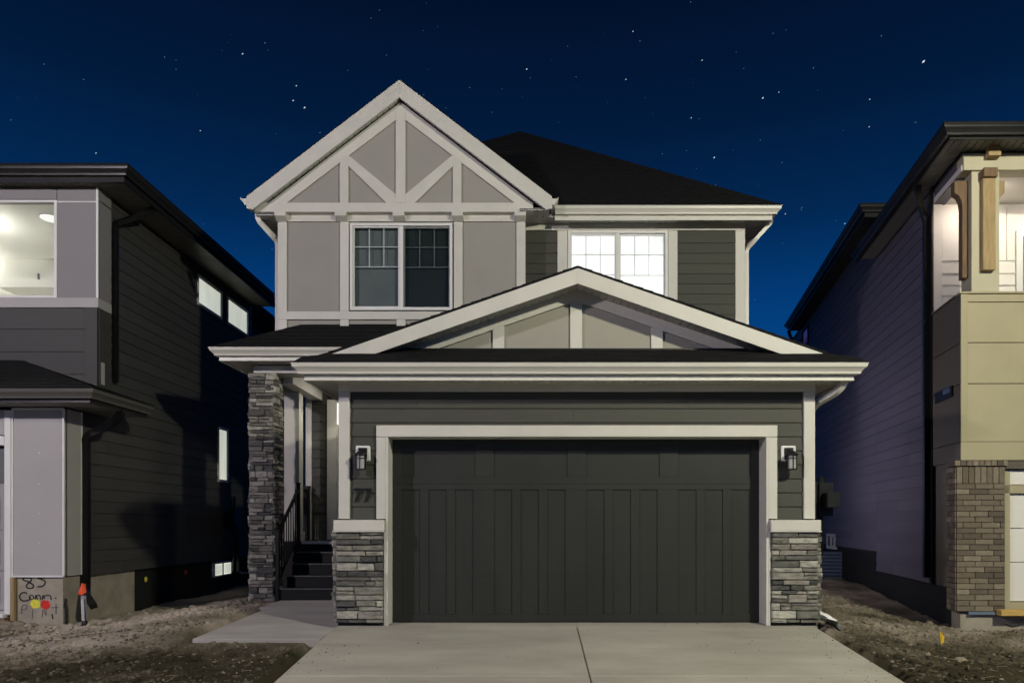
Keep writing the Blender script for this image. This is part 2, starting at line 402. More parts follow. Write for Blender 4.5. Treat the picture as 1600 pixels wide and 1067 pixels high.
def window(mp, u0, u1, z0, z1, parent, kind, frame=M_WHITE, split=True, muntins=True, name='window', fw=.045, depth=.05, bo=-.095):
    """sliding window: outer frame (the part), sashes, muntins, panes, blinds as sub-parts"""
    b = MB()
    for a in ((u0, u1, -.06, depth, z0, z0+fw), (u0, u1, -.06, depth, z1-fw, z1), (u0, u0+fw, -.06, depth, z0+fw, z1-fw), (u1-fw, u1, -.06, depth, z0+fw, z1-fw)):
        b.add(mbx(mp, *a), BF)
    mid = (u0+u1)/2
    if split: b.add(mbx(mp, mid-.032, mid+.032, -.06, depth-.008, z0+fw, z1-fw), BF)
    w_ = b.build(name, frame, parent)
    cells = [(u0+fw, mid-.032), (mid+.032, u1-fw)] if split else [(u0+fw, u1-fw)]
    for i, (a, c) in enumerate(cells):
        lo = (.0 if i == 0 else -.022)
        s = .026; za, zb = z0+fw, z1-fw; sb = MB()
        for q in ((a, c, lo-.02, lo+.02, za, za+s), (a, c, lo-.02, lo+.02, zb-s, zb), (a, a+s, lo-.02, lo+.02, za+s, zb-s), (c-s, c, lo-.02, lo+.02, za+s, zb-s)):
            sb.add(mbx(mp, *q), BF)
        sb.build('sash', frame, w_)
        bxm('pane', mp, a+s, c-s, max(lo, bo)+.006 if bo > -.05 else lo-.004, max(lo, bo)+.010 if bo > -.05 else lo+.002, za+s, zb-s, M_GLASS, w_)
        if muntins:
            H = zb-za
            for k in (1, 2):
                uu = a+s+(c-a-2*s)*k/3
                bxm('muntin', mp, uu-.007, uu+.007, lo-.014, lo-.006, zb-H*.49, zb-s, frame, w_)
            for f_ in (.245, .49):
                bxm('muntin', mp, a+s, c-s, lo-.015, lo-.007, zb-H*f_-.007, zb-H*f_+.007, frame, w_)
        km = kind[i] if isinstance(kind, (list, tuple)) else kind
        if km == 'blind': bxm('blind', mp, a, c, -.09, -.08, za, zb, M_BLIND, w_)
        elif km == 'screen':
            bxm('insect_screen', mp, a+.005, c-.005, .030, .031, za+.01, zb-.01, M_MESH, w_); bxm('blind', mp, a, c, -.09, -.08, za, zb, M_SCREEN, w_)
        elif km == 'lit': bxm('blind', mp, a, c, bo-.005, bo+.005, za, zb, M_LIT, w_)
        elif km == 'lit2': bxm('blind', mp, a, c, bo-.002, bo+.002, za, zb, M_LIT2, w_)
        elif km == 'violet': bxm('blind', mp, a, c, bo-.002, bo+.002, za, zb, M_VIOLET, w_)
    return w_
def mirrored(*a): return a
# ------------------------------------------------------------------ ground
def sm(t): t = max(0, min(1, t)); return t*t*(3-2*t)
def base(y): return 0 if y >= 9.2 else (-.10*(9.2-y) if y > 2 else -.72)
def gh(x, y, fine=True):
    z = base(y)-.035
    if x < -4.1: z -= .19*sm((-4.3-x)/2.4)*sm((y-5)/4)
    if x > 3.8: z -= .20*sm((x-3.9)/1.6)*(1-sm((y-11)/5))*sm((y-6)/3)
    if x > 3.9: z += .10*math.exp(-((x-5.1)/.5)**2-((y-10.9)/1.3)**2)
    ins = (-2.75 < x < 3.9 and y > 1.9) or (-4.35 < x < -2 and 8.5 < y < 12.6)
    if ins: z -= .07
    if fine and not ins:
        n = noise.fractal(Vector((x*1.3, y*1.3, .3)), .9, 2.1, 5)
        n2 = noise.fractal(Vector((x*7, y*7, 4.2)), .8, 2.2, 4)
        edge = min(1, max(0, (x-3.9)/.5) if x > 0 else max(0, (-2.7-x)/.4 if y < 8.4 else (-4.3-x)/.4))
        far = 1 if abs(x) < 12 else .3
        a = (.045*n+.022*n2)*(.25+.75*edge)*far
        if x > 3.9 and y < 10.3: a *= 1.5
        z += a
    return z
def dirt_material():
    m = bpy.data.materials.new('bare soil'); m.use_nodes = True; n = m.node_tree; N = n.nodes; L = n.links; b = N['Principled BSDF']
    b.inputs['Roughness'].default_value = .95; b.inputs['Specular IOR Level'].default_value = .12
    g = N.new('ShaderNodeNewGeometry')
    a = N.new('ShaderNodeTexNoise'); a.inputs['Scale'].default_value = .75; a.inputs['Detail'].default_value = 7; a.inputs['Roughness'].default_value = .65
    c = N.new('ShaderNodeTexNoise'); c.inputs['Scale'].default_value = 26; c.inputs['Detail'].default_value = 8; c.inputs['Roughness'].default_value = .75
    L.new(g.outputs['Position'], a.inputs[0]); L.new(g.outputs['Position'], c.inputs[0])
    # lamp-lit ground by the left-hand house and shadowed foreground, put into the colour
    sx = N.new('ShaderNodeSeparateXYZ'); L.new(g.outputs['Position'], sx.inputs[0])
    dy = N.new('ShaderNodeMapRange'); L.new(sx.outputs['Y'], dy.inputs[0]); dy.inputs[1].default_value = 7.4; dy.inputs[2].default_value = 9.3; dy.inputs[3].default_value = -.20; dy.inputs[4].default_value = .10
    dx = N.new('ShaderNodeMapRange'); L.new(sx.outputs['X'], dx.inputs[0]); dx.inputs[1].default_value = -6.2; dx.inputs[2].default_value = -3.6; dx.inputs[3].default_value = .10; dx.inputs[4].default_value = -.10
    s1 = N.new('ShaderNodeMath'); L.new(a.outputs[0], s1.inputs[0]); L.new(dy.outputs[0], s1.inputs[1])
    s2 = N.new('ShaderNodeMath'); L.new(s1.outputs[0], s2.inputs[0]); L.new(dx.outputs[0], s2.inputs[1])
    s3 = N.new('ShaderNodeMath'); s3.operation = 'MULTIPLY_ADD'; s3.inputs[1].default_value = .38; L.new(c.outputs[0], s3.inputs[0]); L.new(s2.outputs[0], s3.inputs[2])
    r = N.new('ShaderNodeValToRGB'); k = r.color_ramp
    k.elements[0].position = .45; k.elements[0].color = (.042, .037, .022, 1); k.elements[1].position = .95; k.elements[1].color = (.50, .44, .37, 1)
    for p, cc in ((.57, (.10, .086, .060, 1)), (.68, (.21, .18, .135, 1)), (.80, (.34, .295, .235, 1))):
        e = k.elements.new(p); e.color = cc
    L.new(s3.outputs[0], r.inputs[0]); L.new(r.outputs[0], b.inputs['Base Color'])
    bp = N.new('ShaderNodeBump'); bp.inputs['Strength'].default_value = .9; bp.inputs['Distance'].default_value = .03
    L.new(c.outputs[0], bp.inputs['Height']); L.new(bp.outputs[0], b.inputs['Normal'])
    return m
M_DIRT = dirt_material()
def axis(segs):
    o = []
    for a, b, st in segs:
        n = max(1, round((b-a)/st)); o += [a+(b-a)*i/n for i in range(n)]
    return o+[segs[-1][1]]
xs = axis([(-150, -30, 20), (-30, -10, 2), (-10, -2.6, .05), (-2.6, 3.7, .45), (3.7, 8.6, .05), (8.6, 30, 2), (30, 150, 20)])
ys = axis([(-150, -20, 20), (-20, 2, 2), (2, 6.2, .4), (6.2, 13.5, .05), (13.5, 20, .15), (20, 40, 2), (40, 200, 20)])
vs = [(x, y, gh(x, y)) for y in ys for x in xs]; nx = len(xs)
me = bpy.data.meshes.new('ground')
me.from_pydata(vs, [], [(j*nx+i, j*nx+i+1, (j+1)*nx+i+1, (j+1)*nx+i) for j in range(len(ys)-1) for i in range(nx-1)])
me.materials.append(M_DIRT); me.shade_smooth()
gr = bpy.data.objects.new('ground', me); COL.objects.link(gr); gr['kind'] = 'structure'; W0['ground'] = Vector()
# clods, pebbles, straw: nobody could count them
def lump(b, x, y, z, s, rr, fl=.7):
    t = (1+5**.5)/2
    V = [(-1, t, 0), (1, t, 0), (-1, -t, 0), (1, -t, 0), (0, -1, t), (0, 1, t), (0, -1, -t), (0, 1, -t), (t, 0, -1), (t, 0, 1), (-t, 0, -1), (-t, 0, 1)]
    F = [(0, 11, 5), (0, 5, 1), (0, 1, 7), (0, 7, 10), (0, 10, 11), (1, 5, 9), (5, 11, 4), (11, 10, 2), (10, 7, 6), (7, 1, 8), (3, 9, 4), (3, 4, 2), (3, 2, 6), (3, 6, 8), (3, 8, 9), (4, 9, 5), (2, 4, 11), (6, 2, 10), (8, 6, 7), (9, 8, 1)]
    sx, sy = s*rr.uniform(.7, 1.4), s*rr.uniform(.7, 1.3); an = rr.random()*6.28; ca, sa = math.cos(an), math.sin(an)
    vv = []
    for p in V:
        q = rr.uniform(.8, 1.15)/1.9
        a, c = p[0]*sx*q, p[1]*sy*q
        vv.append((x+a*ca-c*sa, y+a*sa+c*ca, z+p[2]*s*fl*q))
    b.add(vv, F)
def scatter(name, n, area, smin, smax, m, seed, powr=3, fl=.6):
    rr = random.Random(seed); b = MB(); k = 0
    while k < n:
        x0, x1, y0, y1 = rr.choice(area); x, y = rr.uniform(x0, x1), rr.uniform(y0, y1)
        if -4.45 < x < -2.5 and 8.45 < y: continue
        if x < -7.0 and y > 10.5: continue
        if noise.noise(Vector((x*1.1, y*1.1, seed))) < rr.uniform(-.5, .35): continue
        s = smin+(smax-smin)*rr.random()**powr
        lump(b, x, y, gh(x, y)+s*.12, s, rr, fl); k += 1
    o = mk(name, b.v, b.f, m, None, kind='stuff'); return o
AR_L = (-8.6, -2.75, 6.3, 10.4); AR_L2 = (-7.0, -4.4, 10.2, 12.5); AR_R = (3.9, 8.2, 6.3, 10.4); AR_R2 = (3.95, 6.2, 10, 14)
scatter('soil_clods', 12000, [AR_L, AR_L, AR_L2, AR_R, AR_R, AR_R2], .008, .062, M_DIRT, 11, 5, fl=.8)
M_CRUMB = mat('grey brown grit', (.115, .098, .074), .9, .2, 7, .4)
scatter('fine_grit', 9000, [AR_L, AR_L, AR_R, (-8.6, -2.75, 6.3, 8.6)], .004, .030, M_CRUMB, 57, 4, fl=.8)
scatter('pale_pebbles', 2200, [AR_L, AR_L, AR_L2, AR_R, AR_R2], .005, .026, M_PEBBLE, 23, 3, fl=.9)
M_STRAW = mat('dry straw', (.28, .23, .15), .9, 0, 6, .3)
b = MB(); rr = random.Random(4)
for i in range(650):
    x0, x1, y0, y1 = rr.choice([AR_R, AR_R, AR_L]); x, y = rr.uniform(x0, x1), rr.uniform(y0, y1)
    if -4.45 < x < -2.5 and 8.4 < y or (x < -7 and y > 10.5): continue
    a = rr.random()*6.28; l = rr.uniform(.03, .11); z = gh(x, y)+.012; d = Vector((math.cos(a), math.sin(a), rr.uniform(-.1, .35)))*l; q = Vector((-math.sin(a), math.cos(a), 0))*.0022
    p = Vector((x, y, z)); b.add([p-q, p+q, p+q+d, p-q+d, p-q+Vector((0, 0, .003)), p+q+Vector((0, 0, .003)), p+q+d+Vector((0, 0, .003)), p-q+d+Vector((0, 0, .003))], BF)
b.build('dry_straw', M_STRAW, None, kind='stuff')
# dry crumbs of soil carried onto the concrete
b = MB(); rr = random.Random(41)
for i in range(230):
    side = rr.random()
    if side < .35: x = 3.69-abs(rr.gauss(0, .22)); y = rr.uniform(6.4, 9.3)
    elif side < .65: x = -2.53+abs(rr.gauss(0, .22)); y = rr.uniform(6.4, 8.5)
    elif side < .8: x = rr.uniform(-2.5, 3.7); y = 9.45-abs(rr.gauss(0, .25))
    else: x = rr.uniform(-2.5, 3.7); y = rr.uniform(6.4, 9.3)
    lump(b, x, y, (base(y) if y < 9.2 else 0)-.006, rr.uniform(.003, .008)*(1.8 if rr.random() < .04 else 1), rr, .7)
mk('soil_crumbs', b.v, b.f, M_DIRT, None, kind='stuff')
# street and pavement behind the camera
mk('road', [(-150, -9, -.70), (150, -9, -.70), (150, 0.2, -.70), (-150, 0.2, -.70)], [(0, 1, 2, 3)], M_ASPH, None, kind='structure')
box('pavement', -150, 150, .35, 1.9, -.80, -.66, M_CONC, None, kind='structure')
# driveway: a structure whose slabs are pieces
def slab(name, x0, x1, y0, y1, zt, m, parent, t=.10):
    vs = []
    for dz in (-t, 0):
        for (x, y) in ((x0, y0), (x1, y0), (x1, y1), (x0, y1)): vs.append((x, y, zt(y)+dz))
    return mk(name, vs, BF, m, parent, bev=.008)
dw = box('driveway', -2.55, 3.70, 2.0, 9.3, -.95, -.86, M_GROUT, None, kind='structure')
dz = lambda y: base(y)-.008 if y < 9.2 else -.008
JX = .598
for (a, c) in ((-2.56, JX-.006), (JX+.006, 3.715)):
    for (p, q) in ((1.95, 4.4), (4.412, 7.15), (7.162, 9.19)):
        slab('concrete_slab', a, c, p, q, dz, M_CONC, dw)
box('apron', -2.56, 3.76, 9.2, 9.62, -.12, -.012, M_CONC, dw)
wk = box('walkway', -4.12, -2.7, 8.7, 12.2, -.25, -.16, M_GROUT, None, kind='structure')
for (p, q) in ((8.55, 10.62), (10.63, 12.19)):
    mk('concrete_slab', [(-4.14, p, dz(p)-.1), (-2.575, p, dz(p)-.1), (-2.575, q, dz(q)-.1), (-4.14, q, dz(q)-.1),
                         (-4.14, p, dz(p)+.006), (-2.575, p, dz(p)+.006), (-2.575, q, dz(q)+.006), (-4.14, q, dz(q)+.006)], BF, M_WALKC, wk, bev=.008)
box('concrete_slab', -4.36, -4.145, 11.2, 12.19, -.11, -.004, M_WALKC, wk, bev=.008)

# ================================================================== OUR HOUSE
H = thing('detached_house', 'grey house with white trim, stone piers and a dark double garage door, number 77', 'house', (0, 9.3, 0))
GX0, GX1, YG = -2.55, 3.757, 9.3
f = MF(YG)
# --- garage front wall (backing) with its boards, trims as sub-parts
OX0, OX1, OZ = -1.894, 3.111, 2.48          # opening
b = MB()
b.box(GX0, OX0-.03, YG+.02, YG+.22, -.05, 3.3); b.box(OX1+.03, GX1, YG+.02, YG+.22, -.05, 3.3); b.box(OX0-.03, OX1+.03, YG+.02, YG+.22, OZ+.02, 3.3)
gw = b.build('garage_front_wall', M_GROUT, H)
fo = MF(YG+.02)
siding(fo, GX0+.10, GX1-.10, 1.36+.02, 3.085, M_SIDE, gw, holes=[(OX0-.10, OX1+.10, 0, 2.56)], seed=3)
TR = .055
def trim(u0, u1, z0, z1, parent=gw, mp=fo, o=TR, m=M_TRIM, o0=0, name='trim_board'): return bxm(name, mp, u0, u1, o0, o, z0, z1, m, parent, bev=.003)
trim(GX0, GX0+.145, 1.40, 3.083); trim(GX1-.145, GX1, 1.40, 3.083)
trim(GX0-.003, GX1+.003, 3.087, 3.225, o=TR+.012, name='frieze_board')
DX0, DX1 = -2.05, 3.257     # outer edges of door casing
trim(DX0, OX0-.031, 1.40, 2.480); trim(OX1+.031, DX1, 1.40, 2.480)
trim(DX0, DX1, 2.484, 2.636, o=TR+.006)
# jambs: full height returns
jm = MB(); jm.box(OX0-.03, OX0, YG-.038, YG+.27, -.01, OZ)
jm.build('door_jamb', M_TRIM, gw); jm = MB(); jm.box(OX1, OX1+.03, YG-.038, YG+.27, -.01, OZ); jm.build('door_jamb', M_TRIM, gw)
box('door_header', OX0-.03, OX1+.03, YG+.0, YG+.27, OZ+.004, OZ+.10, M_TRIM, gw)
# visible jamb edge beside stone
box('trim_board', OX0-.055, OX0-.031, YG-.045, YG+.018, -.01, 1.235, M_TRIM, gw, bev=.003)
box('trim_board', OX1+.031, OX1+.055, YG-.045, YG+.018, -.01, 1.235, M_TRIM, gw, bev=.003)
for (a, c) in ((GX0-.045, OX0-.035), (OX1+.035, GX1+.045)):
    box('sill_cap', a, c, YG-.12, YG+.019, 1.245, 1.385, M_TRIM, gw, bev=.004)
    box('sill_drip', a-.012, c+.004, YG-.135, YG+.019, 1.228, 1.243, M_TRIM, gw)
# --- stone piers
for k, (a, c) in enumerate(((GX0-.02, OX0-.058), (OX1+.058, GX1+.02))):
    p = box('stone_pier', a+.01, c-.005, YG-.03, YG+.018, -.02, 1.226, M_GROUT, H)
    stones(MF(YG-.03), a, c, .03, 1.224, M_STONE, p, seed=31+k)
    side = ML(c-.005, 1) if k else ML(a+.01, -1)
    stones(side, YG-.06, YG+.6, .03, 1.224, M_STONE, p, seed=41+k, wmin=.15)
# --- garage door
gd = box('garage_door', OX0, OX1, YG+.28, YG+.32, -.015, OZ+.03, M_DOOR, H)
dy = YG+.28; wdt = OX1-OX0
GP = [(-.50, 1)]
nG = 4; per = 1.2575; g0 = OX0+.13
secs = [(0.0, .6235), (.625, 1.2485), (1.25, 1.8735), (1.875, 2.47)]
fd = MF(dy)
for si, (a, c) in enumerate(secs):
    s = bxm('door_section', fd, OX0+.002, OX1-.002, 0, .012, a, c, M_DOOR, gd)
fields_top = [(g0+per*g, g0+per*g+1.0) for g in range(4)]
fields_low = [(g0+per*g+.363*k, g0+per*g+.363*k+.245) for g in range(4) for k in range(3)]
for fields, zz0, zz1 in ((fields_top, 1.975, 2.45), (fields_low, .10, 1.80)):   # stiles stand proud; the recessed fields between them are the panels
    xcur = OX0+.002
    for (p, q) in fields+[(OX1-.002, None)]:
        bxm('stile', fd, xcur, p, .012, .027, zz0+.001, zz1-.001, M_DOOR, gd, bev=.002); xcur = q
for z0_, z1_ in ((.001, .10), (1.80, 1.8735), (1.875, 1.975), (2.45, 2.47)): bxm('rail', fd, OX0+.002, OX1-.002, .012, .027, z0_, z1_, M_DOOR, gd, bev=.0015)
for z_ in (.6245, 1.2495):
    xcur = OX0+.002
    for (p, q) in fields_low+[(OX1-.002, None)]: bxm('section_joint', fd, xcur+.003, p-.003, .0271, .0276, z_-.0015, z_+.0015, M_BLACK, gd); xcur = q
box('weather_seal', OX0+.01, OX1-.01, dy-.03, dy, -.02, -.001, M_BLACK, gd)
# --- garage body: side walls and beam behind
gb = MB(); gb.box(GX0, GX0+.15, YG+.22, 14.4, -.05, 3.34); gb.box(GX1-.15, GX1, YG+.22, 13.0, -.05, 3.34)
gb.build('garage_side_wall', M_SIDE, H)
# --- hip eave: gutter, fascia, soffit
EY, EX0, EX1 = 8.92, -2.90, 4.12
gp = [(EX0, 14.3, 3.36), (EX0, EY, 3.36), (EX1, EY, 3.36), (EX1, 12.79, 3.36)]
sweep('gutter', gp, GUTP, M_GUT, H)
sweep('fascia', [(p[0], p[1], 3.35) for p in gp], [(-.03, -.19), (-.002, -.19), (-.002, -.175), (-.008, -.165), (-.008, 0), (-.03, 0)], M_GUT, H)
gs = soffit('soffit', lambda s, t: (EX0+.03+s, EY+.035+t*.36, 3.185), M_SOFFIT, H, .10, EX1-EX0-.06)
soffit('soffit', lambda s, t: (GX1+t*.335, YG+.02+s, 3.186), M_SOFFIT, H, .10, 3.4)
soffit('soffit', lambda s, t: (EX0+.03+t*.31, YG+.02+s, 3.186), M_SOFFIT, H, .10, 5.0)
# --- roof: pent skirt + gable
APX, APZ, AY = .627, 4.78, 9.42
sl = .346
def gz(x): return APZ-sl*abs(x-APX)
xl, xr = -3.0, 4.25
roofplane('roof', [(xl, 8.82, 3.375), (xr, 8.82, 3.375), (xr, 9.2, gz(xr)), (3.6, 9.86, gz(3.6)), (3.6-6.0, 9.86, gz(3.6)), (xl, 9.2, gz(xl))][:2]+[(xr, 9.17, 3.515), (3.52, 9.83, 3.78), (-2.27, 9.83, 3.78), (xl, 9.17, 3.515)], H, seed=2)
r1 = roofplane('roof', [(xl, AY, gz(xl)+.02), (APX, AY, APZ+.02), (APX, 12.85, APZ+.02), (xl, 12.85, gz(xl)+.02)], H, seed=3)
r2 = roofplane('roof', [(xr, AY, gz(xr)+.02), (APX, AY, APZ+.02), (APX, 12.85, APZ+.02), (xr, 12.85, gz(xr)+.02)], H, seed=4)
# rake boards
fr = MF(AY+.02); hb = .205
el, er = -2.84, 4.10
prism('rake_board', fr, [(-2.98, 3.512), (APX-.001, APZ-.015), (APX-.001, APZ-.015-hb), (-2.43, 3.503), (-2.95, 3.497)], 0, .03, M_TRIM, H)
prism('rake_board', fr, [(4.234, 3.512), (APX+.001, APZ-.015), (APX+.001, APZ-.015-hb), (3.684, 3.503), (4.204, 3.497)], 0, .03, M_TRIM, H)
# rake soffit (sloping, ribbed)
for s_, xe in ((-1, el+.5), (1, er-.5)):
    L_ = abs(xe-APX)
    soffit('rake_soffit', lambda s, t, s_=s_: (APX+s_*s, AY+.02+t*.34, APZ-.015-hb+.03-sl*s), M_SOFFIT, H, .10, L_)
# tympanum
TY = 9.8; ft = MF(TY)
tyb = 3.765
top = lambda x: gz(x)-.13
gt = prism('gable_wall', ft, [(-2.2, tyb), (3.5, tyb), (3.5, top(3.5)), (APX, top(APX)), (-2.2, top(-2.2))], -.05, 0, M_PANEL2, H)
X98 = lambda px: (px-830)*9.8/1094
ph = .21
for s_ in (-1, 1):
    e_ = 3.35 if s_ > 0 else -2.05
    prism('frieze_board', ft, [(APX, top(APX)), (e_, max(top(e_), tyb)), (e_+(-.0)*s_, tyb), (APX+s_*(top(APX)-ph-tyb)/sl, tyb), (APX, top(APX)-ph)], 0, .035, M_TRIM, gt)
for px in (900, 779, 1026):
    x_ = X98(px); hw = .082 if px == 900 else .079
    zt = top(x_)-ph
    prism('trim_board', ft, [(x_-hw, tyb), (x_+hw, tyb), (x_+hw, top(x_+hw)-ph-.001), (x_, min(zt, top(x_)-ph)), (x_-hw, top(x_-hw)-ph-.001)], 0, .032, M_TRIM, gt)
box('flashing', -2.3, 3.55, TY-.045, TY-.001, tyb-.01, tyb+.012, M_DARKTRIM, H)

# --- upper storey
YU, YR, XL, XR = 12.4, 12.8, -4.48, 3.9
XU = lambda px: (px-830)*YU/1094
ZU = lambda py: CAMZ+(815-py)*YU/1094
XQ = lambda px: (px-830)*YR/1094
ZQ = lambda py: CAMZ+(815-py)*YR/1094
TX0, TX1 = XL, XU(821)
wx0, wx1, wz0, wz1 = XU(547), XU(708), ZU(486), ZU(350)
b = MB(); b.box(TX0, wx0, YU, YU+.2, 4.1, 6.95); b.box(wx1, TX1, YU, YU+.2, 4.1, 6.95); b.box(wx0, wx1, YU, YU+.2, 4.1, wz0); b.box(wx0, wx1, YU, YU+.2, wz1, 6.95)
b.box(TX1-.2, TX1, YU+.2, YR+.2, 4.1, 6.95)
uw = b.build('upper_front_wall', M_PANEL, H)
fu = MF(YU)
tu = lambda a, c, z0, z1, o=.035, name='trim_board': bxm(name, fu, a, c, 0, o, z0, z1, M_TRIM, uw, bev=.003)
z_b0, z_b1 = ZU(500), ZU(487.5)
tu(XU(435), XU(449), z_b1, ZU(348)); tu(XU(807), XU(821), z_b1, ZU(348))
tu(XU(532), XU(545.5), z_b1+.001, ZU(348)); tu(XU(709.5), XU(723), z_b1+.001, ZU(348))
tu(XU(435), XU(821), z_b0, z_b1-.001, .04)
tu(XU(435), XU(449), 4.55, z_b0-.001); tu(XU(807), XU(821), 4.3, z_b0-.001)
tu(XU(532), XU(545.5), 4.6, z_b0-.001); tu(XU(620), XU(634), 4.6, z_b0-.001); tu(XU(709.5), XU(723), 4.6, z_b0-.001)
tu(XU(435), XU(821), ZU(347.5), ZU(333), .038, 'frieze_board')
wU = window(fu, wx0+.01, wx1-.01, wz0+.005, wz1-.005, H, ['blind', 'screen'])
box('room_backing', wx0, wx1, YU+.16, YU+.18, wz0, wz1, M_SCREEN, wU)
# gable over it: tympanum stands 8 cm proud
GY = 12.30; fg = MF(GY)
GA, GAZ, GS = -2.288, 9.034, .762
RY = 12.15
grz = lambda x: GAZ-GS*abs(x-GA)
XG = lambda px: (px-830)*GY/1094
ZG = lambda py: CAMZ+(815-py)*GY/1094
zb0, zb1 = ZG(333), ZG(318.5)
off = .33
gtop = lambda x: grz(x)-off
ex = (GAZ-off-zb1)/GS
gu = prism('gable_wall', fg, [(GA-ex, zb1), (GA+ex, zb1), (GA, GAZ-off)], -.09, 0, M_PANEL, H)
bw2 = .24
for s_ in (-1, 1):
    prism('frieze_board', fg, [(GA, GAZ-off), (GA+s_*(ex+.0), zb1), (GA+s_*(ex-bw2/GS), zb1), (GA, GAZ-off-bw2)], 0, .035, M_TRIM, gu)
bxm('band_board', fg, XG(399), XG(833), -.09, .045, zb0, zb1-.002, M_TRIM, gu, bev=.003)
cpx = XG(625)
bxm('trim_board', fg, GA-.085, GA+.085, 0, .043, zb1, gtop(GA)-.12, M_TRIM, gu, bev=.003)
vx = .99
for s_ in (-1, 1):
    xv = GA+s_*vx
    prism('trim_board', fg, [(xv-.075, zb1), (xv+.075, zb1), (xv+.075, gtop(xv+.075)-bw2+.03), (xv-.075, gtop(xv-.075)-bw2+.03)], 0, .040, M_TRIM, gu)
    # brace from the post head down to the king post foot
    a = (GA+s_*.085, zb1); t0 = (GA+s_*(vx-.075), gtop(vx+GA)-bw2+.0)
    d = Vector((t0[0]-a[0], t0[1]-a[1])); 
    hgt = .20
    prism('brace', fg, [(GA+s_*.085, zb1+hgt-.05), (GA+s_*.085, zb1), (GA+s_*.25, zb1), (GA+s_*(vx-.075), t0[1]-.12), (GA+s_*(vx-.075), t0[1]+.07)], 0, .037, M_TRIM, gu)
# corbels under the band
for px in (442, 535.5, 625, 716, 813):
    x_ = XU(px)
    b = MB(); b.add([fu(u, o, z) for (u, o, z) in [(x_-.10, .036, zb0-.12), (x_+.10, .036, zb0-.12), (x_+.10, .16, zb0-.07), (x_-.10, .16, zb0-.07), (x_-.10, .036, zb0-.002), (x_+.10, .036, zb0-.002), (x_+.10, .16, zb0-.002), (x_-.10, .16, zb0-.002)]], BF)
    b.build('corbel', M_TRIM, uw, bev=.003)
# gable roof + rakes
gxl, gxr = GA-2.65, GA+2.65
for s_, xe in ((-1, gxl), (1, gxr)):
    roofplane('roof', [(xe, RY, grz(xe)), (GA, RY, GAZ), (GA, 14.85, GAZ), (xe, 12.75, grz(xe))], H, seed=7+s_)
    frk = MF(RY+.02)
    prism('rake_board', frk, [(xe, grz(xe)-.02), (GA+s_*.001, GAZ-.02), (GA+s_*.001, GAZ-.02-.30), (xe+(-s_)*.10, grz(xe)-.02-.225), (xe, grz(xe)-.02-.20)], 0, .03, M_TRIM, H)
    soffit('rake_soffit', lambda s, t, s_=s_: (GA+s_*s, RY+.02+t*.12, GAZ-.285-GS*s), M_SOFFIT, H, .10, 2.55)
# main hip roof
ex0, ex1, ey0, ey1, ez = -4.95, 4.42, 12.35, 24.5, 6.95
cx = (ex0+ex1)/2; run = (ex1-ex0)/2; pz = ez+.832*run; p0 = (cx, ey0+run, pz); p1 = (cx, ey1-run, pz)
roofplane('roof', [(ex0, ey0, ez), (ex1, ey0, ez), p0], H, seed=11)
roofplane('roof', [(ex0, ey0, ez), p0, p1, (ex0, ey1, ez)], H, seed=12)
roofplane('roof', [(ex1, ey0, ez), p0, p1, (ex1, ey1, ez)], H, seed=13)
roofplane('roof', [(ex0, ey1, ez), (ex1, ey1, ez), p1], H, seed=14)
gq = [(gxr+.06, ey0+.10, ez-.02), (ex1-.12, ey0+.10, ez-.02), (ex1-.12, ey1-.12, ez-.02), (ex0+.12, ey1-.12, ez-.02), (ex0+.12, RY+.30, ez-.02)]
gg = sweep('gutter', gq, GUTP, M_GUT, H)
sweep('fascia', [(p[0], p[1], p[2]-.01) for p in gq], [(-.03, -.20), (-.002, -.20), (-.002, -.185), (-.008, -.175), (-.008, 0), (-.03, 0)], M_GUT, H)
# gable return gutters
prism('gutter', MF(RY), [(gxr-.012+o, 6.985+dz_) for o, dz_ in GUTP], -.40, .0, M_GUT, H)
prism('gutter', MF(RY), [(gxl+.012-o, 6.985+dz_) for o, dz_ in GUTP], -.30, .0, M_GUT, H)
soffit('soffit', lambda s, t: (TX1+s, ey0+.13+t*.33, 6.79), M_SOFFIT, H, .10, ex1-.15-TX1)
soffit('soffit', lambda s, t: (TX1-.1+s, RY+.05+t*.32, 6.785), M_SOFFIT, H, .10, gxr-TX1+.06)
soffit('soffit', lambda s, t: (XR+t*.37, YR+s, 6.791), M_SOFFIT, H, .10, 9)
soffit('soffit', lambda s, t: (XL-.33+t*.33, RY+.05+s, 6.70), M_SOFFIT, H, .10, 11)
# right part of upper storey
rx0, rx1, rz0, rz1 = XQ(887), XQ(1043), ZQ(500), ZQ(361.5)
b = MB(); b.box(TX1, rx0, YR, YR+.2, 4.1, 6.9); b.box(rx1, XR, YR, YR+.2, 4.1, 6.9); b.box(rx0, rx1, YR, YR+.2, 4.1, rz0)
rw = b.build('upper_right_wall', M_GROUT, H)
b = MB(); b.box(rx0, rx1, YR, YR+.2, rz1, 6.9); b.build('lintel', M_GROUT, rw)
fq = MF(YR)
siding(fq, TX1, XR-.16, 4.4, ZQ(361), M_SIDE, rw, holes=[(XQ(871), XQ(1058), 4.0, 7.0)], seed=9)
tq = lambda a, c, z0, z1, o=.035, name='trim_board': bxm(name, fq, a, c, 0, o, z0, z1, M_TRIM, rw, bev=.003)
tq(XQ(871), XQ(886.5), 4.4, ZQ(361.5)); tq(XQ(1043.5), XQ(1058), 4.4, ZQ(361.5)); tq(XQ(1148.5), XR, 4.2, ZQ(361.5))
tq(TX1+.002, XR, ZQ(361), ZQ(349), .04, 'frieze_board')
window(fq, rx0+.004, rx1-.004, rz0+.004, rz1-.004, H, 'lit')
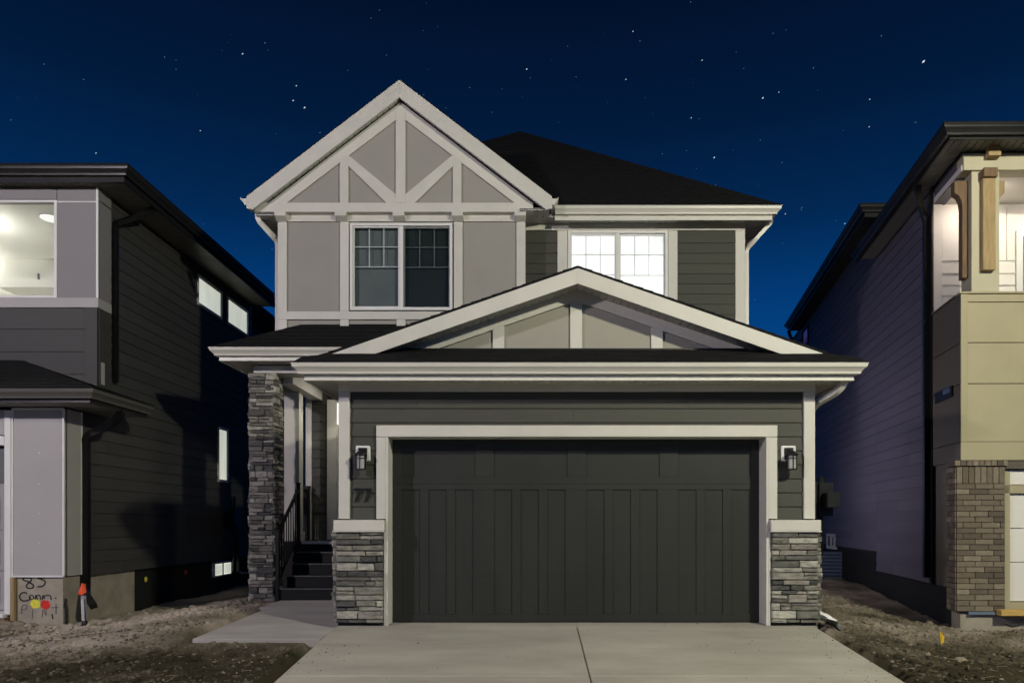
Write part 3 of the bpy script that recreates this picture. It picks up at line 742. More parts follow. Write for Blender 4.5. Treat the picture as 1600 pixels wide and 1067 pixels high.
# body behind
b = MB(); b.box(XL, XL+.15, YU+.2, 23.9, 4.1, 6.93); b.box(XR-.15, XR, YR+.2, 23.9, -.1, 6.93); b.box(XL+.15, XR-.15, 23.75, 23.9, -.1, 6.93)
b.box(-4.63, -4.48, 14.4, 23.9, -.1, 4.09); b.box(XL+.15, XR-.15, YR+.2, 23.75, 4.12, 4.2)
b.build('side_and_rear_wall', M_SIDE, H)
# unseen ground floor window, added to light the right-hand neighbour's wall
M_SIDEFILL = emat('added side fill', (.96, .86, .98), 8.5)
sw_ = window(ML(XR+.001, 1), 13.6, 15.6, 1.75, 2.85, H, 'none', split=True, muntins=False, fw=.04, depth=.05)
bxm('blind', ML(XR+.001, 1), 13.64, 15.56, .004, .008, 1.79, 2.81, M_SIDEFILL, sw_)
# downspouts
tube('downspout', [(4.33, 12.66, 6.84), (4.33, 12.70, 6.76), (4.05, 12.74, 6.46), (3.945, 12.84, 6.36), (3.945, 12.84, 4.2)], .065, .08, M_GUT, H, rnd=.09)
tube('downspout', [(-4.80, 12.30, 6.76), (-4.80, 12.31, 6.66), (-4.60, 12.42, 6.44), (-4.54, 12.55, 6.38), (-4.54, 12.55, 4.75)], .08, .065, M_GUT, H, rnd=.09)
tube('downspout', [(4.04, 9.02, 3.24), (4.04, 9.04, 3.14), (3.98, 9.12, 3.05), (3.83, 9.40, 2.95), (3.80, 9.52, 2.86), (3.80, 9.52, .25), (3.86, 9.42, .12), (4.02, 9.25, .02)], .065, .08, M_GUT, H, rnd=.08)
# --- porch
fp = MF(14.4)
pw = box('porch_wall', -4.63, GX0, 14.4, 14.5, .9, 4.1, M_GROUT, H)
siding(fp, -4.51, -4.19, .99, 4.08, M_SIDE, pw, seed=20)
bxm('trim_board', fp, -4.63, -4.51, 0, .03, .99, 3.99, M_TRIM, pw, bev=.003)
# entry door with sidelight
ed = box('front_door', -3.98, -3.05, 14.36, 14.40, 1.03, 3.30, M_BLACK, H)
box('door_frame', -4.185, -3.985, 14.34, 14.398, .995, 3.86, M_TRIM, ed, bev=.004)
box('transom', -3.98, -3.05, 14.37, 14.398, 3.36, 3.80, M_LIT, ed)
box('transom_bar', -3.98, -3.05, 14.34, 14.368, 3.305, 3.355, M_TRIM, ed)
box('door_stile', -3.978, -3.955, 14.325, 14.358, 1.03, 3.30, M_GUT, ed)
box('door_handle', -3.90, -3.87, 14.30, 14.358, 2.0, 2.25, M_GUT, ed, bev=.005)
siding(fp, -3.0, GX0, .99, 4.08, M_SIDE, pw, seed=21)
# landing & steps
st = box('porch_landing', -4.80, GX0-.003, 13.34, 14.398, -.05, .985, M_STEP, H)
box('landing_edge', -4.37, GX0-.004, 13.31, 13.345, .94, .992, M_WHITE, st, bev=.003)
for k in range(1, 5):
    y_ = 12.2+.28*(k-1)
    s = box('step', -4.36, GX0-.004, y_+.02, y_+.28+.02 if k < 4 else 13.338, -.05, .2*k-.022, M_STEP, H)
    box('tread', -4.37, GX0-.006, y_, y_+.285, .2*k-.02, .2*k-.002, M_STEP, s, bev=.003)
    box('lit_edge_strip', -4.37, GX0-.008, y_-.004, y_+.012, .2*k-.018, .2*k, M_LITNOSE, s)  # light caught by the tread edges, put in as a paler strip
box('stringer', -4.44, -4.372, 12.2, 13.33, -.05, .18, M_STEP, H)
# square post and base
pp = box('porch_post', -4.72, -4.43, 13.37, 13.60, .993, 3.84, M_TRIM, H, bev=.004)
box('post_base', -4.745, -4.405, 13.345, 13.625, .992, 1.17, M_TRIM, pp, bev=.004)
# beams
box('porch_beam', -4.52, -4.29, 12.60, 14.398, 3.845, 4.06, M_TRIM, H, bev=.004)
box('porch_beam', -4.83, GX0-.01, 12.17, 12.58, 3.945, 4.075, M_TRIM, H, bev=.004)
pcl = soffit('porch_ceiling', lambda s, t: (-4.8+s, 12.6+t*1.79, 4.078), M_SOFFIT, H, .10, 2.2)
# ceiling lamp of the porch
pl = MB()
for i in range(16):
    a0, a1 = 2*math.pi*i/16, 2*math.pi*(i+1)/16
    c = (-3.35, 13.45)
    pl.add([(c[0]+.09*math.cos(a0), c[1]+.09*math.sin(a0), 4.055), (c[0]+.09*math.cos(a1), c[1]+.09*math.sin(a1), 4.055), (c[0], c[1], 4.055), (c[0]+.09*math.cos(a0), c[1]+.09*math.sin(a0), 4.077), (c[0]+.09*math.cos(a1), c[1]+.09*math.sin(a1), 4.077), (c[0], c[1], 4.077)], [(0, 1, 2), (3, 4, 5), (0, 1, 4, 3)])
plo = pl.build('recessed_lamp', M_POT, H)
# stone column
cl = box('stone_column', -4.85, -4.52, 12.21, 12.55, -.05, 3.94, M_GROUT, H)
stones(MF(12.21), -4.895, -4.476, -.03, 3.94, M_STONE, cl, seed=51, hmin=.045, hmax=.12, wmin=.09, wmax=.32)
stones(ML(-4.52, 1), 12.16, 12.60, -.03, 3.94, M_STONE, cl, seed=52, wmin=.12, wmax=.30)
stones(ML(-4.85, -1), 12.16, 12.60, -.03, 3.94, M_STONE, cl, seed=53, wmin=.12, wmax=.30, hmin=.07)
# porch roof
pe = 4.28
hx, hy, hz = -4.05, 12.42, 4.86
roofplane('roof', [(-5.40, 11.72, pe), (-2.0, 11.72, pe), (-2.0, hy, hz), (hx, hy, hz)], H, seed=31)
roofplane('roof', [(-5.40, 11.72, pe), (hx, hy, hz), (hx, 14.9, hz), (-5.40, 14.9, pe)], H, seed=32)
gpp = [(-5.28, 14.9, pe-.0), (-5.28, 11.83, pe-.0), (-2.9, 11.83, pe-.0)]
sweep('gutter', gpp, GUTP, M_GUT, H)
sweep('fascia', [(p[0], p[1], p[2]-.01) for p in gpp], [(-.03, -.19), (-.002, -.19), (-.002, -.175), (-.008, -.165), (-.008, 0), (-.03, 0)], M_GUT, H)
soffit('soffit', lambda s, t: (-5.25+s, 11.86+t*.74, 4.095), M_SOFFIT, H, .10, 2.6)
soffit('soffit', lambda s, t: (-5.25+t*.6, 12.6+s, 4.096), M_SOFFIT, H, .10, 2.2)
# railing
rl = tube('stair_railing', [(-4.42, 12.22, 1.16), (-4.42, 13.30, 1.98)], .045, .05, M_BLACK, H)
tube('handrail', [(-4.42, 12.22, .32), (-4.42, 13.30, 1.12)], .03, .03, M_BLACK, rl)
for k in range(9):
    t = (k+.5)/9; y_ = 12.22+1.08*t
    box('baluster', -4.429, -4.411, y_-.009, y_+.009, .33+.80*t, 1.15+.82*t, M_BLACK, rl)
for y_, z0, z1 in ((13.30, .99, 2.07), (12.20, -.01, 1.22)):
    box('newel_post', -4.447, -4.393, y_-.027, y_+.027, z0, z1, M_BLACK, rl)
box('post_cap', -4.455, -4.385, 13.265, 13.335, 2.071, 2.10, M_BLACK, rl)
r2_ = box('landing_railing', -4.62, -4.57, 13.63, 14.36, 1.98, 2.03, M_BLACK, H)
for k in range(7): box('baluster', -4.604, -4.586, 13.68+k*.1, 13.698+k*.1, .99, 1.979, M_BLACK, r2_)
box('newel_post', -4.66, -4.53, 14.2, 14.33, .99, 2.06, M_BLACK, r2_); box('post_cap', -4.675, -4.515, 14.185, 14.345, 2.061, 2.09, M_BLACK, r2_)
# --- wall lanterns
def lantern(x):
    z = 2.37
    b = MB(); b.add(mbx(fo, x-.098, x+.098, .012, .040, z-.205, z+.0), BF)
    L = b.build('wall_lantern', M_WHITE, H, bev=.012)
    bxm('back_plate', fo, x-.058, x+.058, .0405, .060, z-.19, z-.03, M_BLACK, L, bev=.004)
    bxm('arm', fo, x-.018, x+.018, .0602, .15, z-.085, z-.055, M_BLACK, L, bev=.004)
    cxp, oy = x, .145
    def frus(name, r0, r1, z0, z1, m, n=16):
        vs = []
        for (r, zz) in ((r0, z0), (r1, z1)):
            for i in range(n):
                a = 2*math.pi*i/n; vs.append(fo(cxp+r*math.cos(a), oy+r*math.sin(a), zz))
        fs = [(i, (i+1) % n, n+(i+1) % n, n+i) for i in range(n)]+[tuple(range(n)), tuple(range(2*n-1, n-1, -1))]
        return mk(name, vs, fs, m, L)
    frus('cap', .082, .03, z-.120, z-.078, M_BLACK); frus('rim', .082, .082, z-.136, z-.121, M_BLACK)
    frus('lantern_glass', .052, .052, z-.315, z-.137, M_LANTERN); frus('base_ring', .066, .066, z-.330, z-.316, M_BLACK)
    for a in (20, 90, 160, 200, 270, 340):
        r = .063; a = math.radians(a); u, o = cxp+r*math.cos(a), oy+r*math.sin(a)
        bxm('bar', fo, u-.005, u+.005, o-.005, o+.005, z-.3155, z-.1365, M_BLACK, L)
    b = MB(); n = 16
    for i in range(n):
        a0, a1 = 2*math.pi*i/n, 2*math.pi*(i+1)/n
        q = [fo(cxp+r*math.cos(a), oy+r*math.sin(a), zz) for zz in (z-.182, z-.174) for (r, a) in ((.058, a0), (.058, a1), (.066, a1), (.066, a0))]
        b.add(q, BF)
    b.build('cage_ring', M_BLACK, L)
    return L
lantern((567.5-830)*9.3/1094); lantern((1231.5-830)*9.3/1094)
# --- house number 77
for i, px in enumerate((559.5, 574.5)):
    x_ = (px-830)*9.3/1094; zc = CAMZ+(815-773)*9.3/1094; h = .088
    pts = [(x_-.045, zc+h-.012), (x_+.050, zc+h-.012)]
    mpn = MF(YG+.02-.028)
    vs = [(x_-.050, zc+h), (x_+.054, zc+h), (x_+.054, zc+h-.018), (x_-.006, zc-h), (x_-.034, zc-h), (x_+.022, zc+h-.024), (x_-.050, zc+h-.024)]
    prism('house_number_digit', mpn, vs, 0, .014, M_BLACK, H)
# --- utility meter on the far right side wall of our house
def meter(x, y, zb, ztop, sgn, parent, zc):
    """electric meter: riser pipe with a box and a round glass"""
    p = tube('electric_meter', [(x, y, zb), (x, y, ztop)], .07, .07, M_BLACK, parent, smooth=True)
    bx = box('meter_box', x-.09, x+.11, y-.17, y+.17, zc-.24, zc+.22, M_BLACK, p, bev=.01)
    box('cable_box', x-.05, x+.13, y-.33, y-.18, zc-.13, zc+.08, M_BLACK, p, bev=.01)
    box('side_conduit', x-.03, x+.03, y+.20, y+.26, zb, zc-.05, M_BLACK, p)
    return p
mt = meter(4.03, 9.75, .90, 1.98, 1, H, 1.68)
box('mounting_board', 3.76, 3.94, 9.62, 9.90, 1.40, 1.90, M_BLACK, mt); box('pipe_clip', 3.76, 4.03, 9.73, 9.77, .95, 1.0, M_BLACK, mt)

# ================================================================== LEFT NEIGHBOUR
LH = thing('neighbour_house', 'dark grey house at the left edge with a lit white room upstairs', 'house', (-9, 11, -.2))
LX = -7.1; fl1 = MF(10.6); fl2 = MF(11.46); ls = ML(LX, 1)
DL = lambda px: 7.1*1094/(830-px)
ZL = lambda py, D: CAMZ+(815-py)*D/1094
LB = -15.0
# foundation
lf = MB(); lf.box(-7.83, LX-.03, 10.66, 11.15, -.45, .515); 
fnd = lf.build('foundation', M_FOUND, LH)
box('foundation', LX-.20, LX-.04, 11.15, 12.6, -.45, .50, M_FOUND, LH); box('foundation', LX-.20, LX-.041, 12.6, 24, -.45, .50, M_FOUND_D, LH)  # far stretch is black: the shadow on this side put into the colour
# lower front light panel
box('wall', -7.88, LX-.002, 10.67, 11.4, .53, 3.10, M_GROUT, LH); box('wall', LB, -7.881, 10.82, 11.4, -.2, 3.10, M_GROUT, LH)
fpn = MF(10.66)
bxm('light_panel', fpn, -7.865, LX-.005, 0, .02, .535, 3.075, M_LIGHTWALL, LH)
for z0, z1, u0, u1 in ((.52, .545, -7.89, LX), (3.06, 3.085, -7.89, LX)): bxm('edge_bead', fpn, u0, u1, .0, .035, z0, z1, M_WHITE, LH)
bxm('edge_bead', fpn, -7.89, -7.868, 0, .034, .545, 3.06, M_WHITE, LH); bxm('edge_bead', fpn, LX-.018, LX+.008, 0, .034, .545, 3.06, M_WHITE, LH)
for z in (1.03, 1.48, 1.93, 2.40):
    bxm('screw_head', fpn, -7.485, -7.470, .0205, .026, z, z+.015, M_WHITE, LH)
bxm('light_panel', ls, 10.70, 11.02, 0, .012, .53, 3.08, M_LIGHTWALL, LH)
bxm('edge_bead', ls, 11.02, 11.05, 0, .02, .53, 3.08, M_WHITE, LH)
# garage door at the frame's edge
lg = box('garage_door', -12.6, -8.02, 10.74, 10.80, -.08, 2.50, M_LIGHTWALL, LH)
box('door_frame', -7.995, -7.90, 10.62, 10.72, -.05, 3.05, M_WHITE, LH, bev=.004)
box('door_frame', -12.7, -8.0, 10.62, 10.72, 2.52, 2.66, M_WHITE, LH, bev=.004)
box('door_frame', -12.7, -8.0, 10.64, 10.70, 2.68, 3.06, M_LIGHTWALL, LH, bev=.004)
box('door_window', -8.75, -8.06, 10.725, 10.739, 1.95, 2.48, M_BLIND, lg)
for z in (.02, .62, 1.24, 1.86):
    box('door_section', -12.6, -8.02, 10.71, 10.738, z, z+.585, M_LIGHTWALL, lg) if z < 1.8 else None
    for k in range(5): box('door_panel', -8.95-k*.95, -8.12-k*.95, 10.695, 10.709, z+.10, z+.49, M_LIGHTWALL, lg, bev=.006) if z < 1.8 else None
box('door_sill', -8.9, -7.92, 10.52, 10.75, -.16, -.09, M_WOODD, LH)
box('door_sill', -8.9, -7.97, 10.56, 10.75, -.088, -.02, M_WHITE, LH)
box('timber_edge', -7.89, -7.835, 10.60, 10.66, -.14, .515, M_WOOD, LH)
# writing sprayed on the concrete
ff = MF(10.66)
G = lambda zx, zy: ((zx/8.889-830)*10.66/1094, CAMZ+(815-(880+zy/8.889))*10.66/1094)
def stroke(pts, wd, m=M_SPRAYK, name='marking_stroke'): ribbon(name, ff, smooth_pts([G(*p) for p in pts]), wd, m, fnd)
stroke([(425, 195), (340, 200), (320, 225), (400, 255), (465, 300), (450, 340), (390, 340), (370, 300), (430, 240), (440, 200)], .022)
stroke([(630, 200), (520, 197), (570, 215), (630, 250), (600, 310), (520, 322)], .022)
stroke([(380, 420), (340, 400), (290, 420), (275, 470), (310, 515), (370, 515), (410, 500), (420, 460)], .022)
stroke([(420, 500), (410, 450), (450, 440), (470, 480), (430, 505)], .016)
stroke([(490, 500), (500, 440), (520, 500)], .016); stroke([(500, 450), (550, 440), (570, 500)], .016)
stroke([(590, 500), (600, 440), (620, 490)], .016); stroke([(605, 450), (660, 440), (700, 450), (715, 505)], .016)
stroke([(765, 478), (785, 484)], .018)
stroke([(300, 700), (310, 590), (370, 580), (360, 630), (310, 640)], .015, M_SPRAYF); stroke([(450, 770), (455, 640)], .013, M_SPRAYF)
stroke([(590, 740), (600, 640), (640, 720), (640, 630)], .012, M_SPRAYF); stroke([(780, 700), (780, 560)], .014, M_SPRAYF); stroke([(710, 610), (815, 610)], .014, M_SPRAYF)
stroke([(735, 770), (725, 700)], .02)
def blob(u, z, r, m, seed, mp=ff, par=fnd):
    rr = random.Random(seed); n = 22
    prism('spray_mark', mp, [(u+r*(1+rr.uniform(-.14, .14))*math.cos(2*math.pi*i/n), z+r*.95*(1+rr.uniform(-.14, .14))*math.sin(2*math.pi*i/n)) for i in range(n)], .004, .006, m, par)
u, z = G(495, 560); blob(u, z, .078, M_SPRAYY, 1); u, z = G(632, 570); blob(u, z, .072, M_SPRAYR, 2)
lsf = ML(LX-.04, 1); sf = [o for o in LH.children if o.name.startswith('foundation')][-1]
blob(DL(231)-.0, .30, .05, M_SPRAYY, 3, lsf, sf); blob(DL(293), .32, .05, M_ORANGE, 4, lsf, sf)
# side wall
lw = MB(); lw.box(LX-.2, LX-.001, 11.05, 17.7, .50, 3.3); lw.box(LX-.2, LX-.001, 11.61, 17.7, 3.3, 6.88); lwall = lw.build('wall', M_GROUT, LH, label='long dark side wall clad in lap siding')
wins = [(DL(308), DL(345), ZL(475, DL(308)), ZL(430, DL(308))), (DL(354.5), DL(386), ZL(504, DL(354.5)), ZL(463.5, DL(354.5)))]
z0w = (wins[0][2]+wins[1][2])/2; z1w = (wins[0][3]+wins[1][3])/2
wins = [(wins[0][0], wins[0][1], z0w, z1w), (wins[1][0], wins[1][1], z0w, z1w)]
gwn = (DL(340), DL(354.5), ZL(751, DL(340)), ZL(667, DL(340)))
bw_ = (DL(334), DL(361), .12, .44)
siding(ls, 11.05, 17.62, .50, 3.70, M_SIDE_L, lwall, holes=[(a-.03, b_+.03, c-.03, d+.03) for a, b_, c, d in wins+[gwn]]+[(10, 11.80, 3.29, 4)], e=.20, seed=60)
siding(ls, 11.80, 17.62, 3.70, 6.84, M_SIDE_L, lwall, holes=[(a-.03, b_+.03, c-.03, d+.03) for a, b_, c, d in wins+[gwn]], e=.20, seed=61)
for a, c, d, e_ in wins: window(ls, a-.02, c+.02, d-.02, e_+.02, LH, 'lit2', split=False, muntins=False, fw=.035, depth=.035, bo=.004)
window(ls, gwn[0]-.02, gwn[1]+.02, gwn[2]-.02, gwn[3]+.02, LH, 'lit2', split=False, muntins=False, fw=.035, depth=.035, bo=.004)
window(ML(LX-.02, 1), bw_[0], bw_[1], bw_[2], bw_[3], LH, 'lit2', split=True, muntins=False, fw=.03, depth=.04, bo=.024)
bxm('blue_tape', ls, bw_[0]+.05, bw_[1]-.05, 0, .02, .445, .475, M_BLUE, LH)
tube('white_pipe', [(LX+.06, 16.75, .62), (LX+.06, 16.8, .22), (LX+.07, 16.95, .12), (LX+.2, 17.7, .10), (LX+.3, 18.4, .10)], .05, .05, M_WHITE, LH, rnd=.08, smooth=True)
meter(LX+.14, 16.4, .18, 1.95, 1, LH, 1.42)
bxm('trim_board', ls, 17.60, 17.70, 0, .03, .50, 6.83, M_DARKTRIM, LH)
# back, recessed part
box('wall', -8.2, -8.0, 17.7, 25, .3, 7.1, M_SIDE_L, LH)
box('wall', LB, -7.3, 17.55, 17.69, .3, 6.83, M_SIDE_L, LH)
# upper box
uw_z0, uw_z1 = CAMZ+(815-481)*11.46/1094, 6.83
wz_0, wz_1 = CAMZ+(815-463)*11.46/1094, CAMZ+(815-317)*11.46/1094
LWX = (88-830)*11.46/1094
b = MB(); b.box(LWX, LX-.001, 11.46, 11.60, uw_z0, 6.83); b.box(LB, LWX, 11.46, 11.60, wz_1+.03, 6.83); b.box(LB, LWX, 11.46, 11.60, uw_z0, wz_0-.03)
ub = b.build('upper_box_wall', M_BOXPANEL, LH)
f2 = MF(11.46)
bxm('panel', f2, LWX+.03, LX-.012, 0, .012, wz_0-.03, wz_1-.0, M_BOXPANEL, ub); bxm('panel', f2, LWX+.03, LX-.012, 0, .012, wz_1+.02, 6.82, M_BOXPANEL, ub)
bxm('panel', f2, -11.5, LWX+.01, 0, .012, wz_1+.05, 6.82, M_BOXPANEL, ub)
bxm('band_board', f2, LB, LX+.03, 0, .03, uw_z0, wz_0-.033, M_LIGHTWALL, ub)
bxm('band_board', ls, 11.435, 11.80, .001, .028, uw_z0, wz_0-.033, M_LIGHTWALL, ub)
bxm('panel', ls, 11.47, 11.79, .0215, .030, wz_0-.03, 6.60, M_BOXPANEL, ub); bxm('panel', ls, 11.47, 11.79, .0215, .030, 6.62, 6.82, M_BOXPANEL, ub)
bxm('edge_bead', f2, LX-.010, LX+.022, 0, .022, wz_0-.03, 6.82, M_WHITE, ub)
bxm('edge_bead', f2, LWX+.018, LX-.012, 0, .018, wz_1+.002, wz_1+.018, M_WHITE, ub)
# window into the lit room
wi = MB()
for q in ((LWX-.02, LWX+.025, 0, .03, wz_0-.03, wz_1+.03), (-11.0, LWX-.02, 0, .03, wz_1, wz_1+.03), (-11.0, LWX-.02, 0, .03, wz_0-.03, wz_0)): wi.add(mbx(f2, *q), BF)
wlo = wi.build('window', M_WHITE, LH)
bxm('pane', f2, -11.0, LWX-.02, -.06, -.055, wz_0, wz_1, M_GLASS, wlo)
# room
rm = MB(); RX1, RY1 = -7.35, 15.2
rm.box(RX1, RX1+.08, 11.6, RY1, 4.2, 6.80); rm.box(-13.5, RX1+.08, RY1, RY1+.08, 4.2, 6.80); rm.box(-13.5, -13.42, 11.6, RY1, 4.2, 6.80)
rm.box(-13.5, RX1+.08, 11.6, RY1, 6.72, 6.80); rm.box(-13.5, RX1+.08, 11.6, RY1, 4.1, 4.2); rm.box(-13.5, -11.0, 11.6, 11.62, 4.2, 6.72)
room = rm.build('lit_room', M_ROOM, LH)
box('doorway', (34-830)*15.18/1094, (45-830)*15.18/1094, RY1-.02, RY1-.005, 4.2, CAMZ+(815-426)*15.18/1094, M_PANEL2, room)
box('bulkhead', -10.9, RX1-.001, 14.3, RY1-.03, 6.15, 6.715, M_ROOM, room)
box('wall_hook', (60-830)*14.3/1094, (62-830)*14.3/1094, 14.27, 14.299, 6.30, 6.42, M_BLIND, room)
b = MB(); n = 24; lc = (-8.42, 12.15)
for lc in ((-9.9, 12.3), (-11.4, 12.3), (-11.4, 14.0)):
    r, z0, z1 = .15, 6.20, 6.23
    vs = [(lc[0]+r*math.cos(2*math.pi*i/n), lc[1]+r*math.sin(2*math.pi*i/n), z) for z in (z0, z1) for i in range(n)]
    b.add(vs, [(i, (i+1) % n, n+(i+1) % n, n+i) for i in range(n)]+[tuple(range(n)), tuple(range(n, 2*n))])
b.build('unseen_lamp', M_ROOMFILL, room)  # hanging discs out of view, added to brighten the room
b = MB(); vs = [(-8.48+r_*math.cos(2*math.pi*i/n), 12.34+r_*math.sin(2*math.pi*i/n), z) for r_, z in ((.12, 6.675), (.15, 6.69), (.155, 6.712)) for i in range(n)]
b.add(vs, [(k*n+i, k*n+(i+1) % n, (k+1)*n+(i+1) % n, (k+1)*n+i) for k in (0, 1) for i in range(n)]+[tuple(range(n)), tuple(range(2*n, 3*n))]); b.build('lamp_disc', emat('dim lamp', (1, .97, .9), 1.25), room)
lc = (-8.48, 12.34); b = MB(); vs = [(lc[0]+.165*math.cos(2*math.pi*i/n), lc[1]+.165*math.sin(2*math.pi*i/n), z) for z in (6.7125, 6.7195) for i in range(n)]
b.add(vs, [(i, (i+1) % n, n+(i+1) % n, n+i) for i in range(n)]+[tuple(range(n)), tuple(range(n, 2*n))]); b.build('lamp_rim', M_BLACK, room)
# siding under the upper box (front and side)
box('wall', LB, LX-.001, 11.462, 11.60, 3.0, uw_z0, M_GROUT, LH)
sw = LH.children[-1]
siding(f2, LB+3.2, (134-830)*11.46/1094, 3.4, uw_z0-.005, M_SIDE_L, sw, e=.37, seed=65)
bxm('trim_board', f2, (134-830)*11.46/1094, LX+.01, 0, .03, 3.4, uw_z0-.003, M_SIDE_L, sw)
bxm('trim_board', ls, 11.46, 11.79, .022, .030, 3.4, uw_z0-.003, M_SIDE_L, sw)
bxm('white_patch', ls, 11.50, 11.60, .031, .036, 3.62, 3.98, M_LIGHTWALL, sw)
# upper roof
lz = 7.03; lex = -6.40; ley = 11.10
roofplane('roof', [(lex, ley, lz), (lex, 17.9, lz), (lex-3.4, 14.5, lz+1.45)], LH, seed=71, tabs=False)
roofplane('roof', [(lex, ley, lz), (lex-3.4, 14.5, lz+1.45), (-12.6, 14.5, lz+1.45), (-16, ley, lz)], LH, seed=72, tabs=False)
roofplane('roof', [(lex, 17.9, lz), (lex-3.4, 14.5, lz+1.45), (-12.6, 14.5, lz+1.45), (-16, 17.9, lz)], LH, seed=73, tabs=False)
lgp = [(-16, ley+.12, lz-.02), (lex-.12, ley+.12, lz-.02), (lex-.12, 17.85, lz-.02)]
sweep('gutter', lgp, GUTP, M_DARKTRIM, LH)
sweep('fascia', [(p[0], p[1], p[2]-.01) for p in lgp], [(-.03, -.20), (-.002, -.20), (-.008, 0), (-.03, 0)], M_DARKTRIM, LH)
soffit('soffit', lambda s, t: (-16+s, ley+.14+t*.25, 6.835), M_SOFFIT_D, LH, .12, 8.9)
soffit('soffit', lambda s, t: (LX+t*.57, ley+.14+s, 6.836), M_SOFFIT_D, LH, .12, 6.6)
# recessed part's roof
roofplane('roof', [(-7.35, 17.9, 7.22), (-7.35, 25.4, 7.22), (-10.4, 22.3, 8.5), (-10.4, 17.9, 8.5)], LH, seed=74, tabs=False)
sweep('gutter', [(-7.45, 17.95, 7.2), (-7.45, 25.4, 7.2)], GUTP, M_RUST, LH, side=1)
soffit('soffit', lambda s, t: (-8.0+t*.55, 17.95+s, 7.05), M_SOFFIT_D, LH, .12, 7.2)
# lower roof that wraps the corner
ax, ay, az = -6.32, 10.10, 3.30
roofplane('roof', [(ax, ay, az), (-8.34, 11.46, 4.00), (-15, 11.46, 4.00), (-15, ay, az)], LH, seed=75, tabs=False)
roofplane('roof', [(ax, ay, az), (ax, 11.75, az), (LX, 11.75, az+.27), (LX, 11.46, az+.27), (-8.34, 11.46, 4.00)], LH, seed=76, tabs=False)
lgp = [(-15, ay+.12, az-.02), (ax-.12, ay+.12, az-.02), (ax-.12, 11.75, az-.02)]
sweep('gutter', lgp, GUTP, mat('bronze gutter', (.10, .098, .09), .35, .02, 2, .05), LH)
sweep('fascia', [(p[0], p[1], p[2]-.01) for p in lgp], [(-.03, -.17), (-.002, -.17), (-.008, 0), (-.03, 0)], M_DARKTRIM, LH)
soffit('soffit', lambda s, t: (-15+s, ay+.14+t*.42, 3.105), M_BOXPANEL, LH, .2, 8.5)
soffit('soffit', lambda s, t: (LX+t*.64, 10.66+s, 3.106), M_SOFFIT_D, LH, .12, 1.08)
# downspouts
tube('downspout', [(lex-.2, 12.2, 6.86), (lex-.2, 12.22, 6.80), (lex-.42, 12.1, 6.62), (LX+.06, 11.88, 6.42), (LX+.05, 11.86, 6.34), (LX+.05, 11.86, 3.72)], .09, .075, M_BLACK, LH, rnd=.1)
tube('downspout', [(-6.48, 11.05, 3.18), (-6.48, 11.06, 3.06), (-6.60, 11.04, 2.90), (-7.02, 11.06, 2.72), (-7.045, 11.08, 2.55), (-7.045, 11.08, .36), (-7.0, 11.0, .22), (-6.70, 10.72, .07)], .10, .085, M_BLACK, LH, rnd=.1)
# ================================================================== RIGHT NEIGHBOUR (stands askew)
RHX0, RHK = 4.4, .1874
XF[0] = lambda p: (RHX0+RHK*p[1]+p[0], p[1]-.012*p[0], p[2])
RH = thing('neighbour_house', 'house at the right edge with a lit balcony, tan boards and a brick pier', 'house', (RHX0+RHK*10.4+.2, 10.4, -.3))
YB = 10.3; fb = MF(YB); rs = ML(0, -1)
DR = lambda px: 4813.6/(px-1035)
ZR = lambda py, D=YB: CAMZ+(815-py)*D/1094
AR = lambda px, d=YB: ((px-830)*d/1094-RHX0-RHK*d)      # local x of a pixel column at depth d
# long side wall
rwm = MB(); rwm.box(.001, .2, 11.42, 14.4, .35, 6.85); rwm.box(.001, .2, 14.4, 24.0, .72, 7.55); rwall = rwm.build('wall', M_GROUT, RH, label='long side wall clad in dark lap siding')
siding(rs, 11.46, 14.35, .36, 6.80, M_SIDE_R, rwall, e=.20, seed=81)
w_r = (21.0, 21.9, 6.75, 7.30)
siding(rs, 14.35, 23.95, .76, 7.45, M_SIDE_R, rwall, holes=[w_r], e=.20, seed=82)
window(rs, *w_r, RH, 'violet', split=False, muntins=False, frame=M_DARKTRIM, bo=.004)
bxm('trim_board', rs, 11.36, 11.46, 0, .03, .36, 6.80, M_DARKTRIM, rwall)
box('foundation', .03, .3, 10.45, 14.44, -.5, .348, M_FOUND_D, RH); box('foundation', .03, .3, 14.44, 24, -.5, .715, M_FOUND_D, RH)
# front foundation, brick pier
box('foundation', AR(1502), 7, YB+.03, YB+.35, -.55, .02, M_FOUND, RH)
px0, px1 = AR(1493), AR(1568)
pr = box('brick_pier', px0+.01, px1, YB-.02, YB+.32, .04, 2.17, M_MORTAR, RH)
fbr = MF(YB-.02)
bricks(fbr, px0, px1, .05, 1.92, M_BRICK, pr, bw=.27, bh=.0815, seed=91)
bricks(fbr, px0, px1, 1.92, 2.17, M_BRICK, pr, bw=.088, bh=.25, seed=92, upright=True)
bricks(MF(YB-.05), px0-.04, px1+.03, 2.175, 2.26, M_BRICK, pr, bw=.088, bh=.085, seed=94, upright=True)
box('cap_backing', px0-.02, px1+.02, YB-.049, YB+.3, 2.18, 2.255, M_MORTAR, pr)
bricks(ML(px0+.01, -1), YB-.02, YB+.30, .05, 2.17, M_BRICK, pr, bw=.16, bh=.0815, seed=93)
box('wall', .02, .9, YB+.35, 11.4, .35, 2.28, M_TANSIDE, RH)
box('flashing', AR(1512), AR(1560), YB-.03, YB+.02, .0, .045, M_GALV, RH)
